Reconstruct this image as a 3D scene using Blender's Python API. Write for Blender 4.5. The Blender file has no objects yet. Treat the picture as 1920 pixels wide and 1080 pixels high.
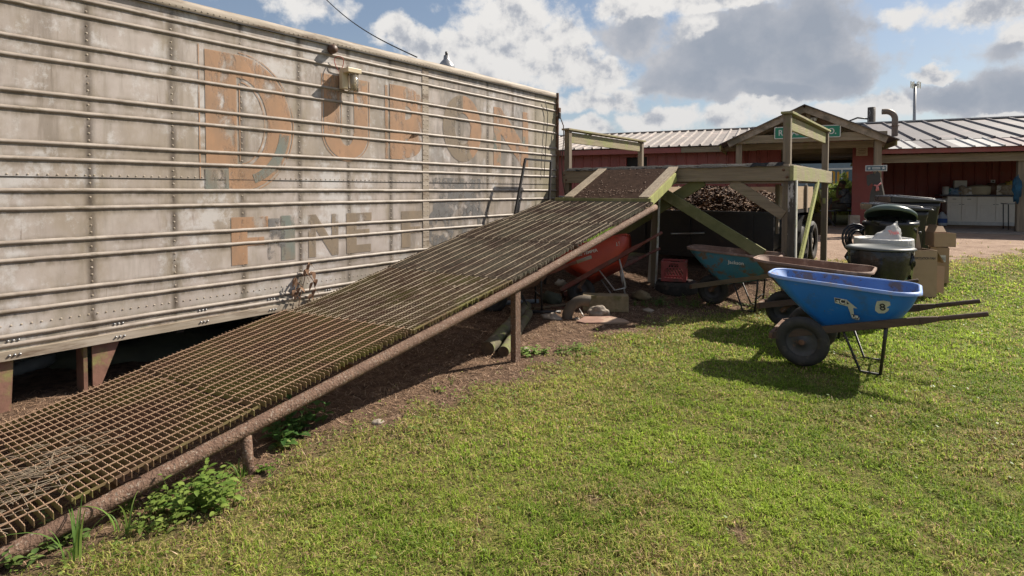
import bpy, math, random
import numpy as np
from mathutils import Vector, Matrix, noise as mnoise
random.seed(7); rng = np.random.default_rng(7)
R = math.radians
scene = bpy.context.scene
COL = scene.collection
H = 1.5; F = 1075.0; PITCH = R(1.8); YAW = R(37.3)
CY, SY = math.cos(YAW), math.sin(YAW)
# camera frame (X right, Y forward) -> world.  World x runs across the ramp, world y along the trailer.
def W(X, Y, z=0.0): return Vector((CY*X - SY*Y, SY*X + CY*Y, z))
def gz(Y):
    t = [(-99, 0), (7.4, 0), (9.5, .27), (12, .40), (16, .47), (999, .47)]
    for (a, za), (b, zb) in zip(t, t[1:]):
        if Y <= b:
            k = (Y-a)/(b-a); k = k*k*(3-2*k) if za != zb else 0
            return za + (zb-za)*k
    return .47
def camY(x, y): return -SY*x + CY*y
def gw(x, y): return gz(camY(x, y))
def P(px, py, Y):            # survey helper: point seen at photo pixel at forward distance Y
    return W((px-960)/F*Y, Y, H-(py-357)/F*Y)
def PG(px, py):
    Y = 5.0
    for _ in range(40): Y = .5*Y + .5*min((H-gz(Y))*F/max(py-357, 1), 200)
    return W((px-960)/F*Y, Y, gz(Y))
def PS(px, py, s):           # on the plane world-y = s
    a = (px-960)/F; Y = s/(SY*a+CY); return P(px, py, Y)
def PT(px, py, t):           # on the plane world-x = t
    a = (px-960)/F; Y = t/(CY*a-SY); return P(px, py, Y)

# ---------------------------------------------------------------- materials
def _n(nt, typ, **kw):
    n = nt.nodes.new(typ)
    for k, v in kw.items(): setattr(n, k, v)
    return n
def col4(c): return (c[0], c[1], c[2], 1)
MATS = {}
def mat(name, c1, c2=None, scale=6, stretch=(1, 1, 1), rough=.7, metal=0, bump=0, bscale=None, dirt=None, dscale=2.0,
        dlo=.5, dhi=.62, dstretch=None, detail=6, contrast=(.3, .7), spec=None, transl=0, alpha=None, vcol=False, rvar=.0, c3=None, d2=None, seed=0):
    m = bpy.data.materials.new(name); m.use_nodes = True; MATS[name] = m
    nt = m.node_tree; L = nt.links; b = nt.nodes['Principled BSDF']; out = nt.nodes['Material Output']
    tc = _n(nt, 'ShaderNodeTexCoord')
    mp = _n(nt, 'ShaderNodeMapping'); mp.inputs['Scale'].default_value = stretch; mp.inputs['Location'].default_value = (seed, seed*1.7, seed*.3)
    L.new(tc.outputs['Object'], mp.inputs['Vector'])
    nz = _n(nt, 'ShaderNodeTexNoise'); nz.inputs['Scale'].default_value = scale; nz.inputs['Detail'].default_value = detail; nz.inputs['Roughness'].default_value = .62
    L.new(mp.outputs[0], nz.inputs['Vector'])
    cr = _n(nt, 'ShaderNodeValToRGB'); e = cr.color_ramp.elements
    c2 = c2 or tuple(x*.75 for x in c1)
    e[0].position = contrast[0]; e[0].color = col4(c2); e[1].position = contrast[1]; e[1].color = col4(c1)
    if c3:
        k = e.new((contrast[0]+contrast[1])/2); k.color = col4(c3)
    L.new(nz.outputs['Fac'], cr.inputs['Fac']); c = cr.outputs['Color']
    if vcol:
        at = _n(nt, 'ShaderNodeAttribute', attribute_name='Col')
        mx = _n(nt, 'ShaderNodeMix', data_type='RGBA', blend_type='MULTIPLY'); mx.inputs[0].default_value = 1
        L.new(c, mx.inputs[6]); L.new(at.outputs['Color'], mx.inputs[7]); c = mx.outputs[2]
    for dd, ds, lo, hi, st, sd in ([(dirt, dscale, dlo, dhi, dstretch, 3.3)] if dirt else []) + (d2 or []):
        mp2 = _n(nt, 'ShaderNodeMapping'); mp2.inputs['Scale'].default_value = st or (1, 1, 1); mp2.inputs['Location'].default_value = (sd+seed, sd*2, sd+1)
        L.new(tc.outputs['Object'], mp2.inputs['Vector'])
        n2 = _n(nt, 'ShaderNodeTexNoise'); n2.inputs['Scale'].default_value = ds; n2.inputs['Detail'].default_value = 8; n2.inputs['Roughness'].default_value = .68
        L.new(mp2.outputs[0], n2.inputs['Vector'])
        mr = _n(nt, 'ShaderNodeMapRange', interpolation_type='SMOOTHSTEP'); mr.inputs[1].default_value = lo; mr.inputs[2].default_value = hi
        L.new(n2.outputs['Fac'], mr.inputs[0])
        mx = _n(nt, 'ShaderNodeMix', data_type='RGBA'); L.new(mr.outputs[0], mx.inputs[0]); L.new(c, mx.inputs[6]); mx.inputs[7].default_value = col4(dd); c = mx.outputs[2]
    L.new(c, b.inputs['Base Color'])
    b.inputs['Roughness'].default_value = rough; b.inputs['Metallic'].default_value = metal
    if spec is not None: b.inputs['Specular IOR Level'].default_value = spec
    if rvar:
        mr = _n(nt, 'ShaderNodeMapRange'); mr.inputs[3].default_value = max(rough-rvar, .05); mr.inputs[4].default_value = min(rough+rvar, 1)
        L.new(nz.outputs['Fac'], mr.inputs[0]); L.new(mr.outputs[0], b.inputs['Roughness'])
    if bump:
        n3 = _n(nt, 'ShaderNodeTexNoise'); n3.inputs['Scale'].default_value = bscale or scale*3; n3.inputs['Detail'].default_value = 5
        L.new(mp.outputs[0], n3.inputs['Vector'])
        bp = _n(nt, 'ShaderNodeBump'); bp.inputs['Strength'].default_value = min(bump, 1); bp.inputs['Distance'].default_value = .01*max(bump, 1)
        L.new(n3.outputs['Fac'], bp.inputs['Height']); L.new(bp.outputs[0], b.inputs['Normal'])
    last = b.outputs[0]
    if transl:
        tr = _n(nt, 'ShaderNodeBsdfTranslucent'); L.new(c, tr.inputs['Color'])
        ms = _n(nt, 'ShaderNodeMixShader'); ms.inputs[0].default_value = transl; L.new(last, ms.inputs[1]); L.new(tr.outputs[0], ms.inputs[2]); last = ms.outputs[0]
        L.new(last, out.inputs['Surface'])
    if alpha:                 # worn paint: lets the wall show through where noise is high
        asc, lo, hi, ast = alpha
        mp3 = _n(nt, 'ShaderNodeMapping'); mp3.inputs['Scale'].default_value = ast
        L.new(tc.outputs['Object'], mp3.inputs['Vector'])
        n4 = _n(nt, 'ShaderNodeTexNoise'); n4.inputs['Scale'].default_value = asc; n4.inputs['Detail'].default_value = 9; n4.inputs['Roughness'].default_value = .72
        L.new(mp3.outputs[0], n4.inputs['Vector'])
        mr = _n(nt, 'ShaderNodeMapRange', interpolation_type='SMOOTHSTEP'); mr.inputs[1].default_value = lo; mr.inputs[2].default_value = hi; mr.inputs[3].default_value = .86; mr.inputs[4].default_value = 0
        L.new(n4.outputs['Fac'], mr.inputs[0]); L.new(mr.outputs[0], b.inputs['Alpha'])
    return m

# ---------------------------------------------------------------- mesh builder
class MB:
    def __init__(s): s.v = []; s.f = []; s.m = []; s.sm = []
    def add(s, vs, fs, mi=0, smooth=False, M=None):
        o = len(s.v)
        for p in vs:
            p = Vector(p)
            if M is not None: p = M @ p
            s.v.append(tuple(p))
        for f in fs: s.f.append([i+o for i in f]); s.m.append(mi); s.sm.append(smooth)
        return s
    def box(s, c, d, rz=0, mi=0, M=None):
        x, y, z = d[0]/2, d[1]/2, d[2]/2
        T = Matrix.Translation(c) @ Matrix.Rotation(rz, 4, 'Z')
        if M is not None: T = M @ T
        vs = [(sx*x, sy*y, sz*z) for sz in (-1, 1) for sx, sy in ((-1, -1), (1, -1), (1, 1), (-1, 1))]
        return s.add(vs, [(0, 3, 2, 1), (4, 5, 6, 7), (0, 1, 5, 4), (1, 2, 6, 5), (2, 3, 7, 6), (3, 0, 4, 7)], mi, False, T)
    def beam(s, p0, p1, w, h, up=(0, 0, 1), mi=0, w1=None, h1=None):
        p0, p1 = Vector(p0), Vector(p1); d = (p1-p0).normalized(); up = Vector(up)
        a = d.cross(up)
        if a.length < 1e-4: a = d.cross(Vector((1, 0, 0)))
        a.normalize(); b = a.cross(d).normalized(); w1 = w1 or w; h1 = h1 or h
        vs = [p0+a*w/2*i+b*h/2*j for i, j in ((-1, -1), (1, -1), (1, 1), (-1, 1))]+[p1+a*w1/2*i+b*h1/2*j for i, j in ((-1, -1), (1, -1), (1, 1), (-1, 1))]
        return s.add(vs, [(0, 3, 2, 1), (4, 5, 6, 7), (0, 1, 5, 4), (1, 2, 6, 5), (2, 3, 7, 6), (3, 0, 4, 7)], mi)
    def tube(s, pts, r, n=10, mi=0, closed=False, caps=True, flat=1.0):
        pts = [Vector(p) for p in pts]; k = len(pts); vs = []; prev = None
        for i, p in enumerate(pts):
            if closed: d = pts[(i+1) % k]-pts[i-1]
            else: d = pts[min(i+1, k-1)]-pts[max(i-1, 0)]
            d.normalize()
            if prev is None:
                a = d.cross(Vector((0, 0, 1)))
                if a.length < .05: a = d.cross(Vector((1, 0, 0)))
            else: a = prev - d*prev.dot(d)
            a.normalize(); prev = a; b = d.cross(a); rr = r[i] if isinstance(r, (list, tuple)) else r
            for j in range(n):
                t = 2*math.pi*j/n; vs.append(p+a*math.cos(t)*rr+b*math.sin(t)*rr*flat)
        fs = []
        for i in range(k if closed else k-1):
            for j in range(n):
                i2 = (i+1) % k; fs.append((i*n+j, i*n+(j+1) % n, i2*n+(j+1) % n, i2*n+j))
        s.add(vs, fs, mi, True)
        if caps and not closed:
            o = len(s.v)-len(vs)
            s.f.append([o+j for j in range(n)][::-1]); s.m.append(mi); s.sm.append(False)
            s.f.append([o+(k-1)*n+j for j in range(n)]); s.m.append(mi); s.sm.append(False)
        return s
    def lathe(s, prof, n=24, mi=0, M=None, smooth=True, axis='Z', jit=0):
        vs = []
        for r, z in prof:
            for j in range(n):
                t = 2*math.pi*j/n; q = r*(1+jit*math.sin(3*t+z*9)+jit*.6*math.sin(7*t+2)); p = (q*math.cos(t), q*math.sin(t), z)
                if axis == 'Y': p = (p[0], p[2], p[1])
                if axis == 'X': p = (p[2], p[0], p[1])
                vs.append(p)
        fs = [(i*n+j, i*n+(j+1) % n, (i+1)*n+(j+1) % n, (i+1)*n+j) for i in range(len(prof)-1) for j in range(n)]
        return s.add(vs, fs, mi, smooth, M)
    def grid(s, fn, nu, nv, mi=0, smooth=True, M=None):
        vs = [fn(i/(nu-1), j/(nv-1)) for i in range(nu) for j in range(nv)]
        fs = [(i*nv+j, (i+1)*nv+j, (i+1)*nv+j+1, i*nv+j+1) for i in range(nu-1) for j in range(nv-1)]
        return s.add(vs, fs, mi, smooth, M)
    def ring_loft(s, rings, mi=0, smooth=True, cap0=False, cap1=False):
        n = len(rings[0]); vs = [p for r in rings for p in r]
        fs = [(i*n+j, i*n+(j+1) % n, (i+1)*n+(j+1) % n, (i+1)*n+j) for i in range(len(rings)-1) for j in range(n)]
        if cap0: fs.append(tuple(range(n))[::-1])
        if cap1: fs.append(tuple((len(rings)-1)*n+j for j in range(n)))
        return s.add(vs, fs, mi, smooth)
    def blob(s, c, r, seed=0, amp=.25, n=10, mi=0, smooth=True, freq=1.5):
        vs = []; fs = []; m = n*2
        for i in range(n+1):
            th = math.pi*i/n
            for j in range(m):
                ph = 2*math.pi*j/m; d = Vector((math.sin(th)*math.cos(ph), math.sin(th)*math.sin(ph), math.cos(th)))
                k = 1+amp*mnoise.noise(d*freq+Vector((seed*7.1, seed*3.3, 0)))+amp*.4*mnoise.noise(d*freq*3+Vector((seed, 0, 5)))
                vs.append((c[0]+d.x*r[0]*k, c[1]+d.y*r[1]*k, c[2]+d.z*r[2]*k))
        for i in range(n):
            for j in range(m): fs.append((i*m+j, (i+1)*m+j, (i+1)*m+(j+1) % m, i*m+(j+1) % m))
        return s.add(vs, fs, mi, smooth)
    def build(s, name, mats, parent=None, bevel=0, loc=None):
        me = bpy.data.meshes.new(name); me.from_pydata(s.v, [], s.f)
        if not isinstance(mats, (list, tuple)): mats = [mats]
        for m in mats: me.materials.append(MATS[m] if isinstance(m, str) else m)
        me.polygons.foreach_set('material_index', s.m); me.polygons.foreach_set('use_smooth', s.sm); me.update()
        o = bpy.data.objects.new(name, me); COL.objects.link(o)
        if parent is not None: o.parent = parent
        if loc is not None: o.location = loc
        if bevel:
            b = o.modifiers.new('bevel', 'BEVEL'); b.width = bevel; b.segments = 2; b.limit_method = 'ANGLE'; b.harden_normals = False
        return o
def tag(o, label, cat, group=None):
    o['label'] = label; o['category'] = cat
    if group: o['group'] = group
    return o
def thing(name, label, cat, loc=(0, 0, 0), rz=0, group=None, rot=None):
    o = bpy.data.objects.new(name, None); COL.objects.link(o); o.location = loc
    o.rotation_euler = rot if rot else (0, 0, rz); o.empty_display_size = .1
    return tag(o, label, cat, group)
def nmesh(name, V, F4, mats, parent=None, cols=None):     # numpy verts (n,3), faces (k,m)
    me = bpy.data.meshes.new(name); V = np.asarray(V, np.float32); F4 = np.asarray(F4, np.int32); k, m = F4.shape
    me.vertices.add(len(V)); me.vertices.foreach_set('co', V.ravel())
    me.loops.add(k*m); me.loops.foreach_set('vertex_index', F4.ravel())
    me.polygons.add(k); me.polygons.foreach_set('loop_start', np.arange(0, k*m, m, dtype=np.int32))
    me.materials.append(MATS[mats]); me.update(calc_edges=True)
    if cols is not None:
        ca = me.color_attributes.new('Col', 'FLOAT_COLOR', 'POINT')
        c = np.ones((len(V), 4), np.float32); c[:, :3] = cols; ca.data.foreach_set('color', c.ravel())
    o = bpy.data.objects.new(name, me); COL.objects.link(o)
    if parent is not None: o.parent = parent
    return o
def text_mesh(txt, size, extrude=.002, bold=0):
    cu = bpy.data.curves.new('lettering', 'FONT'); cu.body = txt; cu.size = size; cu.extrude = extrude; cu.offset = bold
    cu.align_x = 'CENTER'; cu.align_y = 'CENTER'; cu.resolution_u = 3
    o = bpy.data.objects.new('lettering', cu); COL.objects.link(o)
    me = bpy.data.meshes.new_from_object(o); bpy.data.objects.remove(o); return me
def lettering(txt, size, mt, parent, loc, rot, name='lettering', bold=0, sx=1, extrude=.002):
    me = text_mesh(txt, size, extrude, bold); me.materials.clear(); me.materials.append(MATS[mt])
    o = bpy.data.objects.new(name, me); COL.objects.link(o); o.parent = parent; o.location = loc; o.rotation_euler = rot; o.scale = (sx, 1, 1)
    return o

# ---------------------------------------------------------------- camera
cam = bpy.data.cameras.new('camera'); camo = bpy.data.objects.new('camera', cam); COL.objects.link(camo)
cam.sensor_width = 36; cam.lens = 36*F/1920; cam.shift_y = -149/1920; cam.clip_end = 3000; cam.clip_start = .05
camo.location = (0, 0, H); camo.rotation_euler = (R(90)-PITCH, 0, YAW); scene.camera = camo
# ---------------------------------------------------------------- sun
SUN_EL = R(41); SUN_H = Vector((.46, .887, 0)).normalized()
sv = Vector((SUN_H.x*math.cos(SUN_EL), SUN_H.y*math.cos(SUN_EL), math.sin(SUN_EL)))
sl = bpy.data.lights.new('sun', 'SUN'); sl.energy = 5.0; sl.angle = R(.55); sl.color = (1, .915, .79)
so = bpy.data.objects.new('sun', sl); COL.objects.link(so); so.rotation_euler = (-sv).to_track_quat('-Z', 'Y').to_euler(); so.location = (5, 10, 20)
vs_ = scene.view_settings; scene.display_settings.display_device = 'sRGB'
vs_.view_transform = 'Standard'; vs_.look = 'None'; vs_.exposure = 0.72; vs_.gamma = 1; vs_.use_curve_mapping = False
cy = scene.cycles; cy.max_bounces = 6; cy.diffuse_bounces = 3; cy.glossy_bounces = 3; cy.transmission_bounces = 4; cy.transparent_max_bounces = 8
cy.use_denoising = True; cy.use_adaptive_sampling = True; cy.adaptive_threshold = .02
# ---------------------------------------------------------------- sky with clouds
world = bpy.data.worlds.new('World'); scene.world = world; world.use_nodes = True
def build_world():
    nt = world.node_tree; L = nt.links; nt.nodes.clear()
    out = _n(nt, 'ShaderNodeOutputWorld'); bg = _n(nt, 'ShaderNodeBackground'); bg.inputs['Strength'].default_value = .065
    sky = _n(nt, 'ShaderNodeTexSky', sky_type='NISHITA'); sky.sun_disc = False; sky.sun_elevation = SUN_EL
    sky.sun_rotation = math.atan2(SUN_H.x, SUN_H.y); sky.altitude = 10; sky.air_density = 1.0; sky.dust_density = .8; sky.ozone_density = 1.2
    tc = _n(nt, 'ShaderNodeTexCoord'); sep = _n(nt, 'ShaderNodeSeparateXYZ'); L.new(tc.outputs['Generated'], sep.inputs[0])
    def m(op, a, b=None, c=None):
        n = _n(nt, 'ShaderNodeMath', operation=op)
        for i, v in enumerate((a, b, c)):
            if v is None: continue
            if isinstance(v, (int, float)): n.inputs[i].default_value = v
            else: L.new(v, n.inputs[i])
        return n.outputs[0]
    # azimuth (0 toward the trailer-gable heading) and elevation, both in degrees
    az = m('MULTIPLY', m('ARCTAN2', m('ADD', m('MULTIPLY', sep.outputs[0], CY), m('MULTIPLY', sep.outputs[1], SY)),
                         m('ADD', m('MULTIPLY', sep.outputs[0], -SY), m('MULTIPLY', sep.outputs[1], CY))), 57.2958)
    el = m('MULTIPLY', m('ARCSINE', sep.outputs[2]), 57.2958)
    cmb = _n(nt, 'ShaderNodeCombineXYZ'); L.new(az, cmb.inputs[0]); L.new(el, cmb.inputs[1])
    def fbm(vec, scale, detail=7, rough=.55, dist=0):
        n = _n(nt, 'ShaderNodeTexNoise'); n.inputs['Scale'].default_value = scale; n.inputs['Detail'].default_value = detail; n.inputs['Roughness'].default_value = rough
        n.inputs['Distortion'].default_value = dist
        L.new(vec, n.inputs['Vector']); return n
    # billows: fbm pushes the cloud outlines about
    n1 = fbm(cmb.outputs[0], .16, 9, .58)
    sub = _n(nt, 'ShaderNodeVectorMath', operation='SUBTRACT'); L.new(n1.outputs['Color'], sub.inputs[0]); sub.inputs[1].default_value = (.5, .5, .5)
    wrp = _n(nt, 'ShaderNodeVectorMath', operation='MULTIPLY_ADD'); L.new(sub.outputs[0], wrp.inputs[0]); wrp.inputs[1].default_value = (6.5, 5, 0); L.new(cmb.outputs[0], wrp.inputs[2])
    pz = wrp.outputs[0]
    def aze(x, y):
        a = math.atan((x-960)/F); return math.degrees(a), math.degrees(math.atan((357-y)/F*math.cos(a)))
    def field(lst):
        acc = None
        for x, y, rx, ry, w in lst:
            a, e = aze(x, y); ra = math.degrees(rx/F)*math.cos(math.radians(a))**2; re = math.degrees(ry/F)*math.cos(math.radians(a))
            v = _n(nt, 'ShaderNodeVectorMath', operation='MULTIPLY_ADD'); L.new(pz, v.inputs[0])
            v.inputs[1].default_value = (1/ra, 1/re, 0); v.inputs[2].default_value = (-a/ra, -e/re, 0)
            d = _n(nt, 'ShaderNodeVectorMath', operation='LENGTH'); L.new(v.outputs[0], d.inputs[0])
            k = m('MULTIPLY', m('SUBTRACT', 1.35, d.outputs['Value']), w)
            acc = k if acc is None else m('SMOOTH_MAX', acc, k, .15)
        return acc
    white = [(745, 55, 40, 34, 1), (800, 88, 60, 32, 1), (862, 95, 50, 40, 1), (960, 50, 90, 90, 1), (1040, 100, 90, 60, 1), (1120, 140, 70, 34, 1), (930, 130, 90, 40, 1),
             (1100, 196, 110, 20, .9), (1240, 225, 90, 22, .9), (1370, 225, 80, 25, .8), (1090, 245, 60, 18, .9), (1440, 200, 70, 30, .7), (570, 2, 90, 26, .6),
             (1310, 70, 60, 40, .9), (1200, 10, 80, 30, 1), (1330, 10, 110, 25, .9), (1745, 138, 38, 14, 1), (1700, 20, 60, 22, .6), (1850, 12, 110, 32, .8), (1900, 60, 70, 40, .6),
             (1650, 200, 90, 24, .7), (1560, 214, 80, 24, .8), (1900, 205, 90, 20, .8), (1170, 175, 60, 20, .6)]
    grey = [(1370, 100, 150, 80, 1), (1500, 80, 110, 90, 1), (1560, 135, 90, 50, 1), (1300, 150, 100, 40, .9), (1450, 170, 160, 26, .9), (1180, 50, 60, 60, .6),
            (1790, 178, 110, 28, 1), (1890, 165, 90, 45, 1), (1010, 130, 60, 22, .45), (880, 150, 80, 16, .4), (1880, 90, 60, 30, .5), (1240, 172, 60, 14, .6)]
    fw = field(white); fg = field(grey)
    # generic clouds for the rest of the sky, away from the photographed part
    n2 = fbm(tc.outputs['Generated'], 2.6, 7, .6)
    away = m('GREATER_THAN', m('ABSOLUTE', az), 52)
    hi_ = m('GREATER_THAN', el, 24)
    oth = m('MAXIMUM', away, hi_)
    gen = m('MULTIPLY', m('SUBTRACT', m('MULTIPLY', n2.outputs['Fac'], 4), 1.85), oth)
    nd = fbm(cmb.outputs[0], .42, 9, .60)
    edge = m('MULTIPLY', m('SUBTRACT', nd.outputs['Fac'], .5), 1.5)
    def mr(v, a, b, c=0., d=1., interp='SMOOTHSTEP'):
        n = _n(nt, 'ShaderNodeMapRange', interpolation_type=interp); L.new(v, n.inputs[0])
        for i, q in enumerate((a, b, c, d)): n.inputs[i+1].default_value = q
        return n.outputs[0]
    def ramp(v, stops):
        cr = _n(nt, 'ShaderNodeValToRGB'); e = cr.color_ramp.elements
        e[0].position = stops[0][0]; e[0].color = col4(stops[0][1]); e[1].position = stops[-1][0]; e[1].color = col4(stops[-1][1])
        for p_, c_ in stops[1:-1]: k = e.new(p_); k.color = col4(c_)
        L.new(v, cr.inputs[0]); return cr.outputs[0]
    off = _n(nt, 'ShaderNodeVectorMath', operation='ADD'); L.new(cmb.outputs[0], off.inputs[0]); off.inputs[1].default_value = (.7, 1.1, 0)
    ndo = fbm(off.outputs[0], .42, 9, .60); n1o = fbm(off.outputs[0], .16, 9, .58)
    rel = m('ADD', m('MULTIPLY', m('SUBTRACT', nd.outputs['Fac'], ndo.outputs['Fac']), 2.4), m('MULTIPLY', m('SUBTRACT', n1.outputs['Fac'], n1o.outputs['Fac']), 4.5))
    white_d = m('ADD', m('MAXIMUM', fw, gen), edge); grey_d = m('ADD', fg, m('MULTIPLY', edge, .7))
    aw = mr(white_d, .06, .56); ag = mr(grey_d, .0, .50)
    # grey cloud: pale shoulder, blue-grey body, no hard mottling
    gcol = ramp(m('SUBTRACT', mr(grey_d, .05, 1.15), m('MULTIPLY', rel, .30)), [(0, (6.0, 5.9, 6.0)), (.35, (4.3, 4.5, 5.0)), (1, (2.95, 3.35, 4.05))])
    wcol = ramp(m('SUBTRACT', mr(white_d, .45, 1.9, 0, .62), rel), [(0, (9.0, 8.7, 8.3)), (.34, (7.8, 7.6, 7.4)), (.65, (5.4, 5.5, 5.8)), (1, (3.9, 4.1, 4.6))])
    sel = mr(m('SUBTRACT', m('ADD', fg, m('MULTIPLY', edge, .35)), fw), -.12, .18)    # where the grey bank stands in front of the white towers
    ccol = _n(nt, 'ShaderNodeMix', data_type='RGBA'); L.new(sel, ccol.inputs[0]); L.new(wcol, ccol.inputs[6]); L.new(gcol, ccol.inputs[7])
    alpha = m('MAXIMUM', aw, ag)
    tint = _n(nt, 'ShaderNodeMix', data_type='RGBA', blend_type='MULTIPLY'); tint.inputs[0].default_value = 1; L.new(sky.outputs[0], tint.inputs[6]); tint.inputs[7].default_value = (1.0, 1.0, 1.0, 1)
    mx = _n(nt, 'ShaderNodeMix', data_type='RGBA'); L.new(alpha, mx.inputs[0]); L.new(tint.outputs[2], mx.inputs[6]); L.new(ccol.outputs[2], mx.inputs[7])
    # thin veil everywhere (humid summer air)
    veil = _n(nt, 'ShaderNodeMix', data_type='RGBA'); L.new(mr(el, 0, 22, .42, .18, 'LINEAR'), veil.inputs[0]); L.new(mx.outputs[2], veil.inputs[6]); veil.inputs[7].default_value = (3.6, 3.9, 4.4, 1)
    L.new(veil.outputs[2], bg.inputs['Color']); L.new(bg.outputs[0], out.inputs[0])
build_world()
try: world.cycles.sampling_method = 'MANUAL'; world.cycles.sample_map_resolution = 512
except Exception: pass
# ---------------------------------------------------------------- materials list
G = (.30, .20, .11)
mat('rust', (.20, .105, .06), (.09, .045, .028), 14, rough=.85, bump=.6, dirt=(.30, .26, .21), dscale=9, dlo=.56, dhi=.66)
mat('rust_pipe', (.20, .12, .08), (.095, .05, .033), 26, rough=.85, bump=1.0, dirt=(.30, .25, .20), dscale=70, dlo=.53, dhi=.66, d2=[((.13, .075, .05), 5, .50, .62, None, 4)])
mat('grating', (.20, .12, .07), (.10, .055, .034), 9, rough=.85, metal=0, dirt=(.175, .155, .045), dscale=1.6, dlo=.42, dhi=.62)
mat('grating_dark', (.20, .15, .115), (.11, .075, .055), 5, rough=.85, dirt=(.19, .17, .125), dscale=2.6, dlo=.44, dhi=.60)
mat('rod', (.42, .28, .18), (.26, .155, .10), 12, rough=.7); mat('bar_top_lit', (.40, .33, .24), (.24, .185, .125), 5, rough=.8, dirt=(.13, .085, .06), dscale=3, dlo=.50, dhi=.62)
mat('alu_rib', (.36, .31, .265), (.20, .16, .13), 5, (1, 1, 1), rough=.55, metal=.0, bump=.25, dirt=(.14, .11, .075), dscale=7, dlo=.54, dhi=.68, dstretch=(1, .35, 1))
mat('alu_dirty', (.41, .35, .29), (.26, .21, .15), 5, (1, .4, 3), rough=.65, bump=.3, dirt=(.15, .105, .07), dscale=5, dlo=.48, dhi=.66, dstretch=(1, .3, 2))
mat('leg_rust', (.27, .14, .10), (.13, .065, .045), 5, rough=.85, bump=.5, dirt=(.22, .21, .07), dscale=3, dlo=.5, dhi=.64)
mat('paint_orange', (.46, .26, .145), (.30, .19, .12), 5, (1, 1, .5), rough=.7, alpha=(3.0, .50, .64, (1, 1.3, .6)), dirt=(.16, .22, .20), dscale=1.7, dlo=.58, dhi=.7)
mat('paint_teal', (.15, .21, .20), (.25, .19, .14), 4, (1, 1, .5), rough=.7, alpha=(3.5, .52, .66, (1, 1.2, .5)))
mat('paint_faded', (.29, .22, .15), (.20, .16, .12), 6, (1, 1, .4), rough=.7, alpha=(4.5, .52, .66, (1, 1.2, .5)))
mat('paint_ghost', (.20, .19, .185), (.13, .125, .12), 9, rough=.7, alpha=(5.5, .44, .56, (1, 1, .8)))
mat('cream_plastic', (.62, .52, .36), (.55, .45, .30), 8, rough=.45)
mat('glass_clear', (.75, .72, .65), None, 3, rough=.15); MATS['glass_clear'].node_tree.nodes['Principled BSDF'].inputs['Transmission Weight'].default_value = .85
mat('brown_lamp', (.10, .05, .03), None, 9, rough=.5)
mat('red_wire', (.35, .06, .04), None); mat('black_wire', (.02, .02, .02), None, rough=.6)
mat('grey_metal', (.38, .38, .38), (.25, .25, .26), 9, rough=.35, metal=.7, bump=.1)
mat('black_steel', (.018, .018, .02), (.03, .026, .024), 7, rough=.45, bump=.2, dirt=(.06, .04, .03), dscale=6, dlo=.58, dhi=.7)
mat('lumber', (.40, .33, .27), (.26, .21, .165), 7, (1, 1, 1), rough=.85, bump=.4, dirt=(.15, .13, .10), dscale=2.6, dlo=.42, dhi=.62)
mat('lumber_z', (.27, .215, .155), (.14, .11, .08), 22, (1, 1, .06), rough=.85, bump=.5, dirt=(.17, .17, .08), dscale=2.6, dlo=.56, dhi=.74)
mat('lumber_x', (.31, .25, .175), (.18, .14, .095), 22, (.06, 1, 1), rough=.85, bump=.5, dirt=(.19, .18, .08), dscale=2.3, dlo=.54, dhi=.72)
mat('lumber_y', (.36, .30, .19), (.22, .18, .11), 22, (1, .06, 1), rough=.85, bump=.5, dirt=(.27, .27, .11), dscale=2.3, dlo=.44, dhi=.62)
mat('lumber_green', (.21, .20, .085), (.12, .13, .05), 12, (.4, 1, .4), rough=.9, bump=.4, dirt=(.25, .23, .12), dscale=3, dlo=.52, dhi=.66)
mat('lumber_yellow', (.40, .42, .13), (.27, .27, .10), 16, (1, 1, .1), rough=.85, bump=.4)
mat('bark_post', (.10, .085, .07), (.05, .04, .035), 16, (1, 1, .25), rough=.9, bump=.9, dirt=(.45, .42, .40), dscale=7, dlo=.56, dhi=.60, dstretch=(1, 1, .35))
mat('plywood_dark', (.060, .036, .026), (.03, .018, .013), 14, rough=1, spec=.05, bump=.5, dirt=(.20, .14, .11), dscale=60, dlo=.64, dhi=.70)
mat('board_grey', (.38, .31, .22), (.22, .17, .12), 30, (1, .06, 1), rough=.85, bump=.4, dirt=(.20, .15, .10), dscale=3, dlo=.5, dhi=.66)
mat('black_mat', (.022, .019, .017), (.012, .01, .01), 30, rough=.9, bump=1.0)
mat('leaf_litter', (.62, .46, .36), (.20, .13, .09), 30, rough=.9)
mat('plywood', (.42, .31, .20), (.33, .24, .15), 5, (1, 1, 6), rough=.8)
mat('white_board', (.62, .60, .55), (.4, .38, .33), 4, (1, 1, .3), rough=.7, dirt=(.25, .27, .12), dscale=4, dlo=.5, dhi=.65)
mat('rubber', (.022, .021, .020), (.045, .04, .035), 12, rough=.75, bump=.3, dirt=(.085, .07, .055), dscale=9, dlo=.52, dhi=.68)
mat('rim_dark', (.07, .068, .07), (.035, .03, .03), 8, rough=.6, dirt=(.13, .07, .045), dscale=7, dlo=.55, dhi=.65)
mat('blue_paint', (.016, .18, .60), (.014, .145, .50), 3, rough=.42, dirt=(.035, .13, .34), dscale=5, dlo=.52, dhi=.7, d2=[((.10, .20, .42), 30, .60, .68, (.25, 1, 1), 5), ((.10, .085, .075), 16, .64, .69, (1, 1, .6), 8), ((.05, .045, .06), 44, .66, .70, None, 2)])
mat('blue_inside', (.10, .22, .50), (.06, .14, .36), 4, rough=.5, dirt=(.15, .11, .11), dscale=6, dlo=.47, dhi=.60, d2=[((.09, .05, .04), 24, .60, .66, None, 5)])
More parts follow.
